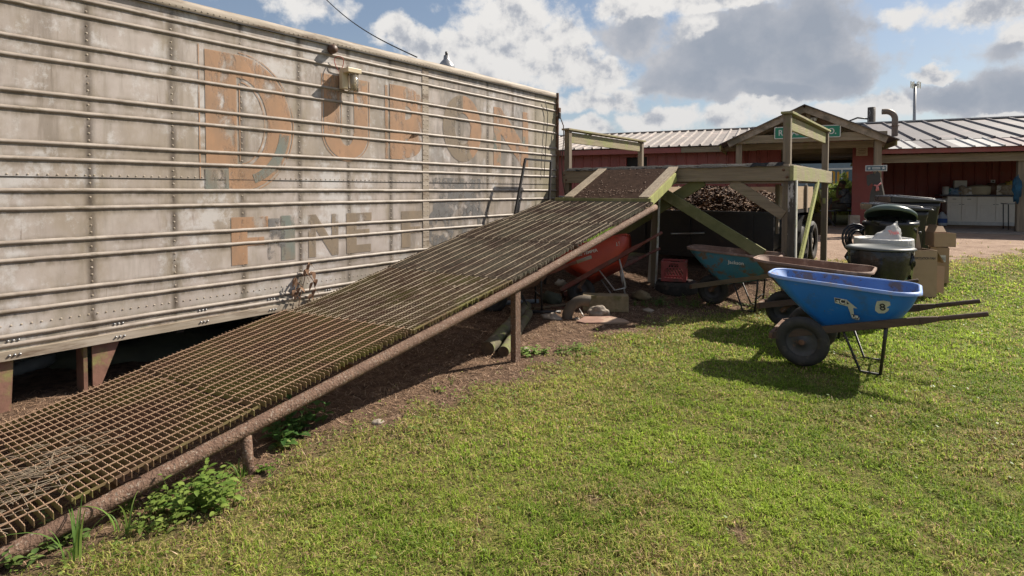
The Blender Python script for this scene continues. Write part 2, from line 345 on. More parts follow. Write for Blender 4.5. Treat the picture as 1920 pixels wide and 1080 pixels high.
mat('blue_rim', (.24, .36, .66), (.14, .26, .58), 6, rough=.5, dirt=(.28, .28, .33), dscale=8, dlo=.5, dhi=.66)
mat('teal_paint', (.055, .21, .29), (.045, .16, .22), 4, rough=.5, dirt=(.16, .10, .06), dscale=6, dlo=.50, dhi=.60, bump=.2)
mat('tray_rust', (.23, .135, .095), (.12, .07, .05), 7, rough=.75, bump=.4, dirt=(.30, .20, .15), dscale=5, dlo=.5, dhi=.64)
mat('red_paint', (.52, .065, .032), (.38, .045, .026), 3, rough=.4, dirt=(.20, .05, .03), dscale=7, dlo=.55, dhi=.7)
mat('red_handle', (.20, .05, .035), (.12, .035, .025), 9, rough=.6, dirt=(.13, .08, .06), dscale=8, dlo=.5, dhi=.62)
mat('handle_wood', (.115, .072, .05), (.06, .038, .028), 18, (.2, 1, 1), rough=.8, bump=.4)
mat('handle_teal', (.20, .15, .095), (.11, .08, .05), 18, (.2, 1, 1), rough=.85, bump=.4)
mat('grey_grip', (.36, .32, .26), (.26, .22, .18), 9, rough=.8)
mat('silver', (.52, .50, .47), (.35, .32, .30), 9, rough=.45, metal=.4)
mat('sticker', (.62, .62, .56), (.45, .45, .38), 9, rough=.5); mat('ink', (.04, .04, .05), None, 5); mat('white_text', (.78, .77, .74), (.65, .64, .6), 9)
mat('crate_red', (.40, .07, .07), (.30, .055, .055), 6, rough=.5, dirt=(.16, .06, .05), dscale=6)
mat('timber', (.32, .25, .15), (.18, .14, .08), 9, (1, 1, 1), rough=.9, bump=.6, dirt=(.14, .13, .05), dscale=4, dlo=.48, dhi=.62)
mat('stone', (.40, .34, .28), (.24, .20, .16), 9, rough=.95, bump=1.2)
mat('hose', (.14, .115, .085), (.09, .07, .055), 7, rough=.7, bump=.3)
mat('brick_board', (.34, .20, .15), (.22, .13, .10), 7, rough=.9, bump=.5, dirt=(.38, .27, .20), dscale=3, dlo=.5, dhi=.56)
mat('log', (.17, .145, .095), (.08, .065, .045), 10, rough=.95, bump=.9, dirt=(.16, .17, .06), dscale=4, dlo=.45, dhi=.6)
mat('log_end', (.13, .09, .055), (.06, .04, .026), 20, rough=.9)
mat('bin_black', (.013, .013, .019), (.021, .021, .029), 7, rough=.32, rvar=.1)
mat('bin_lid', (.03, .031, .034), (.055, .056, .06), 5, rough=.28, rvar=.1)
mat('bin_green', (.16, .235, .235), (.12, .185, .18), 7, rough=.5, dirt=(.10, .11, .09), dscale=5)
mat('bin_rim', (.055, .065, .065), (.035, .04, .04), 5, rough=.5); mat('bin_grey', (.28, .28, .275), (.2, .2, .2), 6, rough=.5)
mat('bag_black', (.012, .012, .013), (.02, .02, .02), 8, rough=.22, bump=1.2, bscale=9)
mat('bag_white', (.62, .61, .60), (.50, .49, .48), 5, rough=.45, bump=1.4, bscale=8, transl=.25)
mat('lid_green', (.05, .085, .065), (.10, .13, .11), 3, rough=.3)
mat('cardboard', (.40, .28, .185), (.34, .235, .15), 3, rough=.9, bump=.15, dirt=(.30, .21, .14), dscale=5, dlo=.55, dhi=.7)
mat('label_white', (.7, .7, .68), None, 5)
mat('red_ink', (.50, .03, .03), None, 5)
mat('mulch', (.11, .065, .04), (.04, .024, .016), 18, rough=.95, bump=1.5, vcol=False)
mat('mulch_chip', (1, 1, 1), (.8, .8, .8), 30, rough=.9, vcol=True)
mat('leaf', (1, 1, 1), (.78, .82, .7), 20, rough=.5, vcol=True, transl=.35, spec=.3)
mat('grass_blade', (1, 1, 1), (.9, .9, .9), 3, rough=.6, vcol=True, transl=.5, spec=.2)
mat('straw', (1, 1, 1), (.85, .85, .85), 3, rough=.85, vcol=True, spec=.2)
mat('dry_vine', (.30, .18, .11), (.18, .10, .06), 20, rough=.9, transl=.2)
mat('pipe_blue', (.24, .27, .29), (.16, .18, .20), 8, rough=.6)
mat('tarp', (.09, .10, .07), (.06, .065, .05), 6, rough=.95, bump=.6)

# trailer skin: weathered paint with dirt along the seams, drips below the ribs and mould
def skin_material():
    m = bpy.data.materials.new('trailer_skin'); m.use_nodes = True; MATS['trailer_skin'] = m
    nt = m.node_tree; L = nt.links; b = nt.nodes['Principled BSDF']
    tc = _n(nt, 'ShaderNodeTexCoord'); sep = _n(nt, 'ShaderNodeSeparateXYZ'); L.new(tc.outputs['Object'], sep.inputs[0])
    def M(op, a, b_=None, c=None):
        n = _n(nt, 'ShaderNodeMath', operation=op)
        for i, v in enumerate((a, b_, c)):
            if v is None: continue
            if isinstance(v, (int, float)): n.inputs[i].default_value = v
            else: L.new(v, n.inputs[i])
        return n.outputs[0]
    def nz(scale, st, det=8, ro=.65, loc=(0, 0, 0)):
        mp = _n(nt, 'ShaderNodeMapping'); mp.inputs['Scale'].default_value = st; mp.inputs['Location'].default_value = loc; L.new(tc.outputs['Object'], mp.inputs[0])
        n = _n(nt, 'ShaderNodeTexNoise'); n.inputs['Scale'].default_value = scale; n.inputs['Detail'].default_value = det; n.inputs['Roughness'].default_value = ro
        L.new(mp.outputs[0], n.inputs['Vector']); return n.outputs['Fac']
    def mr(v, a, b_, c=0., d=1.):
        n = _n(nt, 'ShaderNodeMapRange', interpolation_type='SMOOTHSTEP'); L.new(v, n.inputs[0])
        for i, q in enumerate((a, b_, c, d)): n.inputs[i+1].default_value = q
        return n.outputs[0]
    def mix(f, a, c):
        n = _n(nt, 'ShaderNodeMix', data_type='RGBA')
        if isinstance(f, (int, float)): n.inputs[0].default_value = f
        else: L.new(f, n.inputs[0])
        if isinstance(a, tuple): n.inputs[6].default_value = col4(a)
        else: L.new(a, n.inputs[6])
        if isinstance(c, tuple): n.inputs[7].default_value = col4(c)
        else: L.new(c, n.inputs[7])
        return n.outputs[2]
    c = mix(mr(nz(2.2, (1, 1, 1)), .3, .7), (.37, .315, .285), (.475, .42, .39))
    c = mix(mr(nz(1.1, (1, 1.3, .7), loc=(3, 1, 2)), .46, .66, 0, .85), c, (.31, .255, .20))          # brown film in broad patches
    c = mix(mr(nz(9, (1, 1, .10), loc=(1, 5, 2)), .48, .70, 0, .6), c, (.25, .215, .175))
    c = mix(mr(nz(3.2, (1, 1, .12), 9, .7, (6, 9, 2)), .54, .66, 0, .6), c, (.19, .155, .125))
    c = mix(mr(nz(22, (1, 1, .05), 6, .7, (2, 3, 8)), .62, .70, 0, .65), c, (.15, .11, .08))             # vertical streaks
    c = mix(mr(nz(1.6, (1, 1, .8), 10, .75, (8, 2, 1)), .52, .60, 0, .7), c, (.56, .54, .535))           # scraped lighter patches
    c = mix(mr(nz(34, (1, 1, .8), 4, .7), .64, .72, 0, .45), c, (.15, .13, .12))                        # fine dark speckle
    # seams every .572 m (object origin sits at the far end of the trailer)
    yy = M('ADD', sep.outputs[1], 7.775)
    ps = M('PINGPONG', M('ADD', yy, 10*.572-1.477), .286)
    seam = mr(ps, .0, .05, 1, 0); wide = mr(ps, .0, .16, 1, 0)
    sn = nz(6, (1, 1, .35), 8, .7, (2, 7, 4))
    c = mix(M('MULTIPLY', wide, mr(sn, .42, .66, 0, .8)), c, (.22, .175, .11))
    c = mix(M('MULTIPLY', seam, mr(nz(9, (1, 1, .4), 8, .75, (5, 5, 5)), .34, .56, .2, .95)), c, (.075, .055, .04))
    # grime gathered just under and over each rib pair
    grime = None
    for z in RIBS:
        d = M('ABSOLUTE', M('SUBTRACT', sep.outputs[2], z-.012)); g = mr(d, .012, .06, 1, 0)
        grime = g if grime is None else M('MAXIMUM', grime, g)
    c = mix(M('MULTIPLY', grime, mr(nz(8, (1, 1, .5), 8, .7, (9, 1, 3)), .36, .64, .15, .95)), c, (.145, .115, .08))
    # mildew toward the far half
    far = mr(yy, 2.6, 6.2, 0, 1)
    c = mix(M('MULTIPLY', far, mr(nz(3.4, (1, 1, .28), 10, .75, (4, 4, 1)), .44, .60, 0, .75)), c, (.13, .115, .10))
    c = mix(mr(yy, 6.7, 7.7, 0, .5), c, (.36, .31, .17))
    low = mr(sep.outputs[2], .75, .38, 0, .45); c = mix(M('MULTIPLY', low, mr(nz(3, (1, 1, 1)), .4, .6)), c, (.26, .26, .20))
    L.new(c, b.inputs['Base Color']); b.inputs['Roughness'].default_value = .62; b.inputs['Metallic'].default_value = .0
    bp = _n(nt, 'ShaderNodeBump'); bp.inputs['Strength'].default_value = .5; bp.inputs['Distance'].default_value = .012
    L.new(nz(2.5, (1, 1, .6), 4, .5), bp.inputs['Height']); L.new(bp.outputs[0], b.inputs['Normal'])
RIBS = [2.88, 2.77, 2.54, 2.415, 2.175, 2.06, 1.83, 1.72, 1.50, 1.374, 1.147, 1.025, .793, .683, .515, .456]
skin_material()

# ---------------------------------------------------------------- the box trailer
TX = -5.03; TS0, TS1 = -3.0, 7.775; TZ0, TZ1 = .357, 3.05
def build_trailer():
    t = thing('box_trailer', 'long weathered off-white ribbed box trailer with faded orange and teal lettering', 'trailer', (TX, TS1, 0))
    Q = Matrix.Translation((-TX, -TS1, 0))
    # side skin (with wall thickness), rivets in the same surface
    m = MB(); m.box((TX-.02, (TS0+TS1)/2, (TZ0+.04+2.985)/2+.02), (.04, TS1-TS0, 2.985-TZ0-.02), M=Q)
    def rivet(y, z, r=.0085, x=TX):
        vs = [(x+.006, y, z)]+[(x, y+r*math.cos(a), z+r*math.sin(a)) for a in [k*math.pi/3 for k in range(6)]]
        m.add(vs, [(0, 1+k, 1+(k+1) % 6) for k in range(6)], 1, True, Q)
    seams = [1.477+.572*k for k in range(-7, 11)]
    for y in seams:
        if y > TS1-.1: continue
        z = .62
        while z < 2.95:
            if min(abs(z-r) for r in RIBS) > .03: rivet(y, z)
            z += .052
    m.box((TX+.003, 4.88, 1.78), (.006, .10, 2.36), mi=1, M=Q)
    for y in (4.85, 4.91):
        z = .63
        while z < 2.95:
            if min(abs(z-r) for r in RIBS) > .03: rivet(y, z, x=TX+.006)
            z += .052
    y = TS0+.05
    while y < TS1-.05:
        rivet(y, 1.612); rivet(y, .586); y += .055
    m.box((TX+.002, (TS0+TS1)/2, 1.595), (.004, TS1-TS0-.02, .006), mi=2, M=Q)
    o = m.build('side_wall', ['trailer_skin', 'alu_dirty', 'black_steel'], t)
    # ribs
    for i, z in enumerate(RIBS):
        m = MB(); n = 12; r = .0118; L_ = 54
        def fn(u, v):
            y = TS0+(TS1-TS0)*u; a = math.pi*v; w = .0035*mnoise.noise(Vector((y*1.1, z*9, 0)))
            w += .002*mnoise.noise(Vector((y*7, z*5, 2)))
            return (TX+.002+math.sin(a)*(r-.001+.002*mnoise.noise(Vector((y*4, z*3, 8)))), y, z+w+math.cos(a)*(r+.001+(.004 if v in (0, 1) else 0)))
        m.grid(fn, 260, 9, M=Q)
        m.build('rib', 'alu_rib', t)
    # top rail with rounded shoulder, bottom rail
    m = MB()
    prof = [(.012, 2.975), (.018, 2.98), (.018, 3.02), (.012, 3.045), (-.004, 3.06), (-.03, 3.068), (-.10, 3.07)]
    def fn(u, v):
        k = v*(len(prof)-1); i = min(int(k), len(prof)-2); f = k-i; a, b = prof[i], prof[i+1]
        y = TS0+(TS1-TS0)*u; w = .004*mnoise.noise(Vector((y*3, v*2, 1)))
        return (TX+a[0]+(b[0]-a[0])*f+w, y, a[1]+(b[1]-a[1])*f+w)
    m.grid(fn, 180, 13, M=Q)
    m.box((TX+.015, (TS0+TS1)/2, 2.972), (.022, TS1-TS0, .007), mi=1, M=Q)
    y = TS0+.04
    while y < TS1:
        vs = [(TX+.024, y, 3.0)]+[(TX+.018, y+.007*math.cos(a), 3.0+.007*math.sin(a)) for a in [k*math.pi/3 for k in range(6)]]
        m.add(vs, [(0, 1+k, 1+(k+1) % 6) for k in range(6)], 0, True, Q); y += .05
    m.build('top_rail', ['alu_dirty', 'black_steel'], t)
    m = MB(); m.box((TX+.004, (TS0+TS1)/2, .388), (.05, TS1-TS0, .062), M=Q)
    y = TS0+.3
    while y < TS1:
        for dy in (-.028, 0, .028):
            for z, xx in ((.39, TX+.029), (.484, TX+.001)):
                m.lathe([(.0, .010), (.006, .009), (.0095, .0)], 7, M=Q @ Matrix.Translation((xx, y+dy, z)) @ Matrix.Rotation(R(90), 4, 'Y'), mi=1)
        y += .62
    m.build('bottom_rail', ['alu_dirty', 'grey_metal'], t)
    # roof, far walls, floor
    m = MB(); m.box((TX-1.27, (TS0+TS1)/2, 3.055), (2.34, TS1-TS0-.01, .03), M=Q); m.build('roof', 'alu_dirty', t)
    m = MB(); m.box((TX-2.48, (TS0+TS1)/2, 1.7), (.05, TS1-TS0, 2.66), M=Q); m.build('far_wall', 'alu_dirty', t)
    m = MB(); m.box((TX-1.25, (TS0+TS1)/2, .40), (2.40, TS1-TS0-.05, .08), M=Q); 
    for k in range(16): m.box((TX-1.25, TS0+.5+k*.66, .33), (2.3, .06, .055), M=Q)
    m.box((TX-.9, 2.5, .27), (.1, 8, .12), M=Q); m.box((TX-1.7, 2.5, .27), (.1, 8, .12), M=Q)
    m.build('chassis', 'black_steel', t)
    m = MB(); m.box((TX-1.23, TS1-.03, 1.7), (2.44, .05, 2.66), M=Q); m.box((TX-1.23, TS0+.03, 1.7), (2.44, .05, 2.66), M=Q); m.build('end_wall', 'alu_dirty', t)
    m = MB(); m.box((TX+.016, TS1+.006, 1.72), (.045, .028, 2.68), M=Q)
    for z in (2.78, 2.1, 1.3): m.box((TX+.03, TS1+.03, z), (.05, .05, .09), M=Q)
    m.build('corner_post', 'rust', t, bevel=.004)
    m = MB(); m.box((TX+.04, TS1+.02, 2.70), (.05, .05, .10), M=Q); m.build('marker_light', 'black_steel', t, bevel=.01)
    # landing legs hang from the bottom rail
    for (a, b, c) in ((.69, 1.02, 0), (1.40, 1.62, 1)):
        m = MB()
        m.add([(TX-.01, a, TZ0), (TX-.01, b, TZ0), (TX-.01, b-.02, -.02), (TX-.01, b-.20, -.02),
               (TX-.03, a, TZ0), (TX-.03, b, TZ0), (TX-.03, b-.02, -.02), (TX-.03, b-.20, -.02)],
              [(0, 3, 2, 1), (4, 5, 6, 7), (0, 1, 5, 4), (1, 2, 6, 5), (2, 3, 7, 6), (3, 0, 4, 7)], M=Q) if c == 0 else \
        m.add([(TX-.01, a+.07, TZ0), (TX-.01, b+.03, TZ0), (TX-.01, b-.12, -.02), (TX-.01, a+.07, -.02),
               (TX-.03, a+.07, TZ0), (TX-.03, b+.03, TZ0), (TX-.03, b-.12, -.02), (TX-.03, a+.07, -.02)],
              [(0, 3, 2, 1), (4, 5, 6, 7), (0, 1, 5, 4), (1, 2, 6, 5), (2, 3, 7, 6), (3, 0, 4, 7)], M=Q)
        m.box((TX-.10, (a+.03), .16), (.16, .025, .38), M=Q)
        if c == 0:
            for yy, zz in ((.87, .235), (.87, .185)): m.lathe([(.0, .016), (.012, .014), (.014, 0)], 8, mi=1, M=Q @ Matrix.Translation((TX-.01, yy, zz)) @ Matrix.Rotation(R(90), 4, 'Y'))
        m.build('landing_leg', ['leg_rust', 'grey_metal'], t)
    for y in (1.1, 1.7):
        m = MB(); m.box((TX-2.2, y, .17), (.08, .16, .36), M=Q); m.build('landing_leg', 'leg_rust', t)
    # worn lettering: flat paint shapes 3 mm off the skin
    def paint(name, quads, mt, x=.0035):
        m = MB()
        for q in quads: m.add([(TX+x, p[0], p[1]) for p in q], [tuple(range(len(q)))], M=Q)
        ob = m.build(name, mt, t); return ob
    def rect(y0, y1, z0, z1): return [(y0, z0), (y1, z0), (y1, z1), (y0, z1)]
    def arcband(cy_, cz, ry0, rz0, ry1, rz1, a0, a1, n=20):
        out = []
        for k in range(n):
            A, B = R(a0+(a1-a0)*k/n), R(a0+(a1-a0)*(k+1)/n)
            out.append([(cy_+ry0*math.cos(A), cz+rz0*math.sin(A)), (cy_+ry1*math.cos(A), cz+rz1*math.sin(A)), (cy_+ry1*math.cos(B), cz+rz1*math.sin(B)), (cy_+ry0*math.cos(B), cz+rz0*math.sin(B))])
        return out
    # D (taller first letter)
    paint('painted_letter', [rect(2.31, 2.58, 1.72, 2.70)]+[rect(2.50, 2.60, 1.505, 1.72)]+arcband(2.60, 2.10, .27, .40, .51, .60, -90, 90)+[rect(2.58, 2.60, 2.50, 2.70)], 'paint_orange')
    paint('painted_outline', arcband(2.60, 2.10, .525, .615, .535, .625, -70, 90)+[rect(2.255, 2.265, 1.6, 2.73)]+[rect(2.60, 2.61, 1.76, 2.45)]+arcband(2.6, 2.10, .235, .36, .245, .37, -85, 85), 'paint_orange')
    paint('painted_patch', [rect(2.30, 2.50, 1.505, 1.69)]+arcband(2.62, 2.10, .37, .47, .47, .55, -75, -8), 'paint_teal', .0055)
    # U
    paint('painted_letter', [rect(3.47, 3.66, 2.10, 2.68), rect(3.84, 4.02, 2.10, 2.68)]+arcband(3.745, 2.10, .085, .13, .275, .27, 180, 360), 'paint_orange')
    paint('painted_outline', arcband(3.745, 2.10, .29, .285, .30, .295, 180, 360)+[rect(3.445, 3.455, 2.1, 2.68), rect(4.035, 4.045, 2.1, 2.68), rect(3.675, 3.685, 2.1, 2.62)], 'paint_orange')
    # P
    paint('painted_letter', [rect(4.26, 4.30, 1.86, 2.68), rect(4.33, 4.56, 1.86, 2.70)]+arcband(4.56, 2.40, .10, .08, .36, .30, -90, 90)+arcband(4.56, 2.05, .0, .0, .26, .17, -90, 60), 'paint_orange')
    # O
    paint('painted_letter', arcband(5.55, 2.30, .15, .20, .37, .43, -60, 90), 'paint_orange')
    paint('painted_letter', arcband(5.55, 2.30, .15, .20, .37, .43, 90, 300), 'paint_faded')
    # N
    paint('painted_letter', [rect(6.18, 6.34, 1.84, 2.66), rect(6.86, 7.0, 1.84, 2.66), [(6.34, 2.66), (6.34, 2.3), (6.86, 1.84), (6.86, 2.2)]], 'paint_orange')
    # second row: FINE F..
    z0, z1 = .836, 1.262
    paint('painted_letter', [rect(2.515, 2.66, z0, z1), rect(2.66, 2.86, 1.16, z1), rect(2.66, 2.82, 1.0, 1.075)], 'paint_orange')
    paint('painted_letter', [rect(2.99, 3.135, z0, z1)], 'paint_teal')
    paint('painted_letter', [rect(3.28, 3.365, z0, z1), rect(3.55, 3.63, z0, z1), [(3.365, z1), (3.365, z1-.15), (3.55, z0), (3.55, z0+.15)]], 'paint_faded')
    paint('painted_letter', [rect(3.73, 3.86, z0, z1), rect(3.86, 4.06, 1.175, z1), rect(3.86, 4.03, 1.01, 1.085), rect(3.86, 4.05, z0, .92)], 'paint_faded')
    paint('painted_letter', [rect(4.49, 4.63, z0, z1), rect(4.63, 4.83, 1.16, z1), rect(4.63, 4.79, 1.0, 1.075)], 'paint_faded')
    paint('painted_patch', [rect(2.86, 3.03, .86, 1.24)], 'paint_ghost', .0055)
    paint('painted_patch', arcband(5.13, 1.04, .08, .10, .25, .25, 0, 360, 28)+arcband(5.75, 1.06, .09, .10, .25, .25, 0, 360, 28), 'paint_ghost')
    paint('painted_patch', [rect(5.0, 5.9, 1.17, 1.66)], 'paint_ghost', .0015)
    return t
build_trailer()

# lamp, round lamp, wires on the trailer
def wall_lamp():
    c = PT(646, 152, TX); s, z = c.y, c.z
    t = thing('wall_lamp', 'cream plastic wall lamp with clear lens on the ribbed trailer side', 'wall lamp', (TX, s, z))
    m = MB(); m.box((.05, -.02, .0), (.055, .10, .20)); m.box((.095, .02, .085), (.14, .17, .05)); m.build('housing', 'cream_plastic', t, bevel=.006)
    m = MB(); m.tube([(.10, .045, .058), (.10, .045, -.12)], .055, 20); m.build('lens', 'glass_clear', t)
    m = MB(); m.tube([(.10, .045, .04), (.10, .045, -.09)], .022, 12); m.build('bulb', 'cream_plastic', t)
    c2 = PT(638, 122, TX+.05)
    m = MB(); m.tube([(c2.x+.02*math.sin(a*2), c2.y+.05*math.cos(a), c2.z+.08*math.sin(a)) for a in [2*math.pi*k/18-1.2 for k in range(17)]], .004, 6)
    tag(m.build('wire_loop', 'red_wire'), 'thin red wire loop sticking out above the cream wall lamp', 'wire')
    c = PT(624, 95, TX+.02)
    m = MB(); m.lathe([(0, .07), (.03, .068), (.043, .05), (.047, .03), (.047, .0)], 20, M=Matrix.Translation((TX+.02, c.y, c.z)) @ Matrix.Rotation(R(90), 4, 'Y'))
    tag(m.build('clearance_lamp', 'brown_lamp'), 'small round rusty brown clearance lamp high on the trailer side under its top edge', 'lamp')
    c = PT(838, 122, TX-.25)
    t = thing('roof_lamp', 'small grey metal lamp head standing on the trailer roof edge', 'lamp', (c.x, c.y, 3.07))
    m = MB(); m.lathe([(.10, .0), (.11, .03), (.105, .07), (.07, .12), (.04, .15), (.036, .20), (.0, .205)], 20); m.build('lamp_head', 'grey_metal', t)
    m = MB(); m.tube([(0, 0, .2), (0, 0, .25)], .018, 8); m.build('socket', 'black_steel', t)
    # overhead wire
    a = P(600, -12, 11); b = PT(783, 109, TX-.05); pts = []
    for k in range(25):
        f = k/24; p = a.lerp(b, f); p.z -= .12*math.sin(math.pi*f); pts.append(p)
    tag(MB().tube(pts, .008, 6).build('overhead_wire', 'black_wire'), 'thin dark overhead wire running down to the trailer roof', 'wire')
    pts = [PT(1022, 190, TX+.03), PT(1027, 215, TX+.03), PT(1024, 260, TX+.03), PT(1020, 330, TX+.03)]
    tag(MB().tube(pts, .006, 6).build('trailer_cable', 'black_wire'), 'black cable stapled down the far end of the trailer side', 'cable')
    q = [(1040, 206), (1050, 220), (1056, 236), (1057, 262), (1053, 300), (1055, 340), (1060, 365)]
    tag(MB().tube([PS(x, y, 7.83) for x, y in q], .008, 6).build('hanging_cable', 'handle_wood'), 'brown cable hanging loose from the trailer corner beside the platform', 'cable')
wall_lamp()

# ---------------------------------------------------------------- steel ramp
RL, RR = -4.565, -2.98
KR = [(-.6, .0), (0, .045), (.574, .125), (1.546, .30), (3.97, .74), (6.87, 1.36)]
KL = [(-.6, -.03), (0, -.01), (.88, .075), (1.76, .25), (3.1, .52), (4.435, .84), (6.87, 1.36)]
def lin(K, s):
    for (a, za), (b, zb) in zip(K, K[1:]):
        if s <= b or b == K[-1][0]: return za+(zb-za)*(s-a)/(b-a)
def rz_(s, u):              # u: 0 left edge, 1 right edge
    return lin(KL, s)*(1-u)+lin(KR, s)*u
def build_ramp():
    t = thing('steel_ramp', 'long sloping rusty steel grating ramp on pipe rails beside the trailer', 'ramp', (RR, 0, 0))
    Q = Matrix.Translation((-RR, 0, 0))
    edges = [0.0, .78, 1.62, 2.75, 3.9, 4.95, 5.75, 6.86]
    band = [0, 1, 0, 1, 0, 1, 0]
    for k, (a, b) in enumerate(zip(edges, edges[1:])):
        m = MB(); s = a+.012; j = 0
        dz = .006*((k*37) % 3-1)+.008; skew = .010*((k*53) % 5-2)/2
        while s < b-.008:
            jl = .016*rng.standard_normal(); u0 = -.014+skew-.012*rng.random(); u1 = 1.010+.006*rng.standard_normal()
            # serrated top edge (zigzag), bar depth 30 mm
            n = 56 if s > 3.4 else 100
            tw = .0015 if k < 3 else .0024; vs = []; fs = []
            for i in range(n+1):
                u = u0+(u1-u0)*i/n; x = RL+(RR-RL)*u; z = rz_(s, min(max(u, 0), 1))+dz+(.0032 if i % 2 else 0)+.004*mnoise.noise(Vector((x*1.5, s*2, 3)))
                vs += [(x, s-tw, z), (x, s+tw, z), (x, s+tw, z-.030), (x, s-tw, z-.030)]
            for i in range(n):
                o = i*4
                fs += [(o, o+1, o+5, o+4), (o+1, o+2, o+6, o+5), (o+3, o, o+4, o+7)]
            fs += [(0, 3, 2, 1), (n*4, n*4+1, n*4+2, n*4+3)]
            m.add(vs, fs, 0, False, Q)
            for qi in range(n): m.m[-len(fs)+qi*3] = 1  # top faces take the lighter material, sunlight on the bars put into colour
            s += .0305; j += 1
        # twisted cross rods along the ramp
        for i in range(15):
            u = .018+skew+i*(.0672 if k < 4 else .0795)
            if u > 1: break
            x = RL+(RR-RL)*u; pts = [(x, a+(b-a)*q/8, rz_(a+(b-a)*q/8, u)+dz+.003) for q in range(9)]
            m.add([(p[0]+RR*-1+w, p[1], p[2]+h) for p in pts for w, h in ((-.0024, 0), (.0024, 0), (.0024, .0045), (-.0024, .0045))],
                [(q*4+e, q*4+(e+1) % 4, q*4+4+(e+1) % 4, q*4+4+e) for q in range(8) for e in range(4)], 1)
        if band[k]:
            pts = [(a+(b-a)*q/8) for q in range(9)]
            x = RR+.006
            vs = [(x-RR+w, s_, rz_(s_, 1)+dz+h) for s_ in pts for w, h in ((-.002, -.006), (.003, -.006), (.003, .006), (-.002, .006))]
            m.add(vs, [(q*4+e, q*4+(e+1) % 4, q*4+4+(e+1) % 4, q*4+4+e) for q in range(8) for e in range(4)], 0)
        if k == 0:
            for sgn in (a, ): m.box(((RL+RR)/2-RR, sgn, rz_(sgn, .5)), (RR-RL, .006, .03))
        m.build('grating_panel', ['grating' if k < 4 else 'grating_dark', 'rod' if k < 3 else 'bar_top_lit'], t)
    # rails and stringers
    m = MB(); ss = [-.25+7.15*k/40 for k in range(41)]
    m.tube([(.012, s, rz_(s, 1)-.078) for s in ss], .037, 16); m.build('side_pipe', 'rust_pipe', t)
    m = MB(); m.tube([(RL+.03-RR, s, rz_(s, 0)-.062) for s in ss[2:]], .041, 12); m.build('side_pipe', 'rust_pipe', t)
    for s in (1.0, 2.3, 3.7, 5.1, 6.6):
        m = MB(); m.beam((RL+.05-RR, s, rz_(s, 0)-.075), (-.03, s, rz_(s, 1)-.075), .05, .05); m.build('crossbar', 'rust', t)
    m = MB(); m.tube([(.0, 1.55, rz_(1.55, 1)-.07), (.065, 1.535, -.05)], [.029, .029], 14); m.build('leg', 'rust_pipe', t)
    m = MB(); m.box((-.005, 3.97, .30), (.055, .075, .66)); m.build('leg', 'rust_pipe', t, bevel=.003)
    for s in (1.55, 3.97): m = MB(); m.tube([(RL+.03-RR, s, rz_(s, 0)-.07), (RL+.03-RR, s, -.05)], .035, 10); m.build('leg', 'rust_pipe', t)
build_ramp()
def ramp_litter():
    V_, F_, C_ = [], [], []
    for k in range(5200):
        s = 3.0+3.85*rng.random()**.7; u = rng.random(); x = RL+(RR-RL)*u
        if mnoise.noise(Vector((x*1.7, s*.8, 4)))+mnoise.noise(Vector((x*6, s*5, 1)))*.5 < -.02: continue
        z = rz_(s, u)+.004-rng.random()*.02; a = rng.uniform(0, 6.28); r = rng.uniform(.006, .022); d = Vector((math.cos(a), math.sin(a), rng.uniform(-.3, .5)))*r; e = Vector((-d.y, d.x, 0))*rng.uniform(.3, .8); p = Vector((x, s, z)); o = len(V_)
        V_ += [p-d, p+e, p+d, p-e]; F_.append((o, o+1, o+2, o+3)); c = rng.random(); C_ += [(.06, .038, .026) if c < .5 else ((.13, .085, .055) if c < .85 else (.26, .20, .14))]*4
    o = nmesh('leaf_litter', V_, F_, 'mulch_chip', None, C_); o['kind'] = 'stuff'; o['label'] = 'dark leaf litter and bark caught in the upper ramp grating'; o['category'] = 'leaf litter'
ramp_litter()

# plywood top ramp from the steel ramp up to the platform
def ply_ramp():
    t = thing('plywood_ramp', 'short steep plywood ramp with grey side boards between steel ramp and platform', 'ramp', (-3.68, 6.88, 1.36))
    a, b, za, zb = 0, .98, .03, .45
    m = MB(); m.beam((0, a, za), (0, b, zb), 1.0, .02); m.build('deck_sheet', 'plywood_dark', t)
    for x in (-.565, .565):
        m = MB(); m.beam((x, a-.0, za+.012), (x, b+.02, zb+.014), .14, .034); m.build('side_board', 'board_grey', t, bevel=.003)
    m = MB(); m.beam((.64, a, za-.05), (.64, b-.1, zb-.12), .03, .12); m.build('stringer', 'lumber_yellow', t, bevel=.003)
    m = MB(); m.beam((-.64, a, za-.05), (-.64, b-.1, zb-.12), .03, .12); m.build('stringer', 'lumber_green', t, bevel=.003)
    m = MB(); m.box((-.04, -.035, .0), (1.44, .035, .075)); m.build('ledger', 'lumber_green', t, bevel=.003)
    m = MB()                                   # scraps of bark caught on the sheet
    for k in range(200):
        s = abs(rng.normal(0, .33)) if k % 2 else rng.uniform(0, .97); s = min(s, .96) if k % 3 else rng.uniform(.16, .24)
        x = rng.uniform(-.49, .49); z = za+(zb-za)*s/.98+.016; r = rng.uniform(.003, .011)
        m.add([(x+r*rng.uniform(.5, 2), s, z), (x, s+r, z+.006), (x-r*rng.uniform(.5, 2), s, z+.002), (x, s-r, z+.003)], [(0, 1, 2, 3)])
    m.build('bark_scraps', 'leaf_litter', t)['kind'] = 'stuff'
ply_ramp()

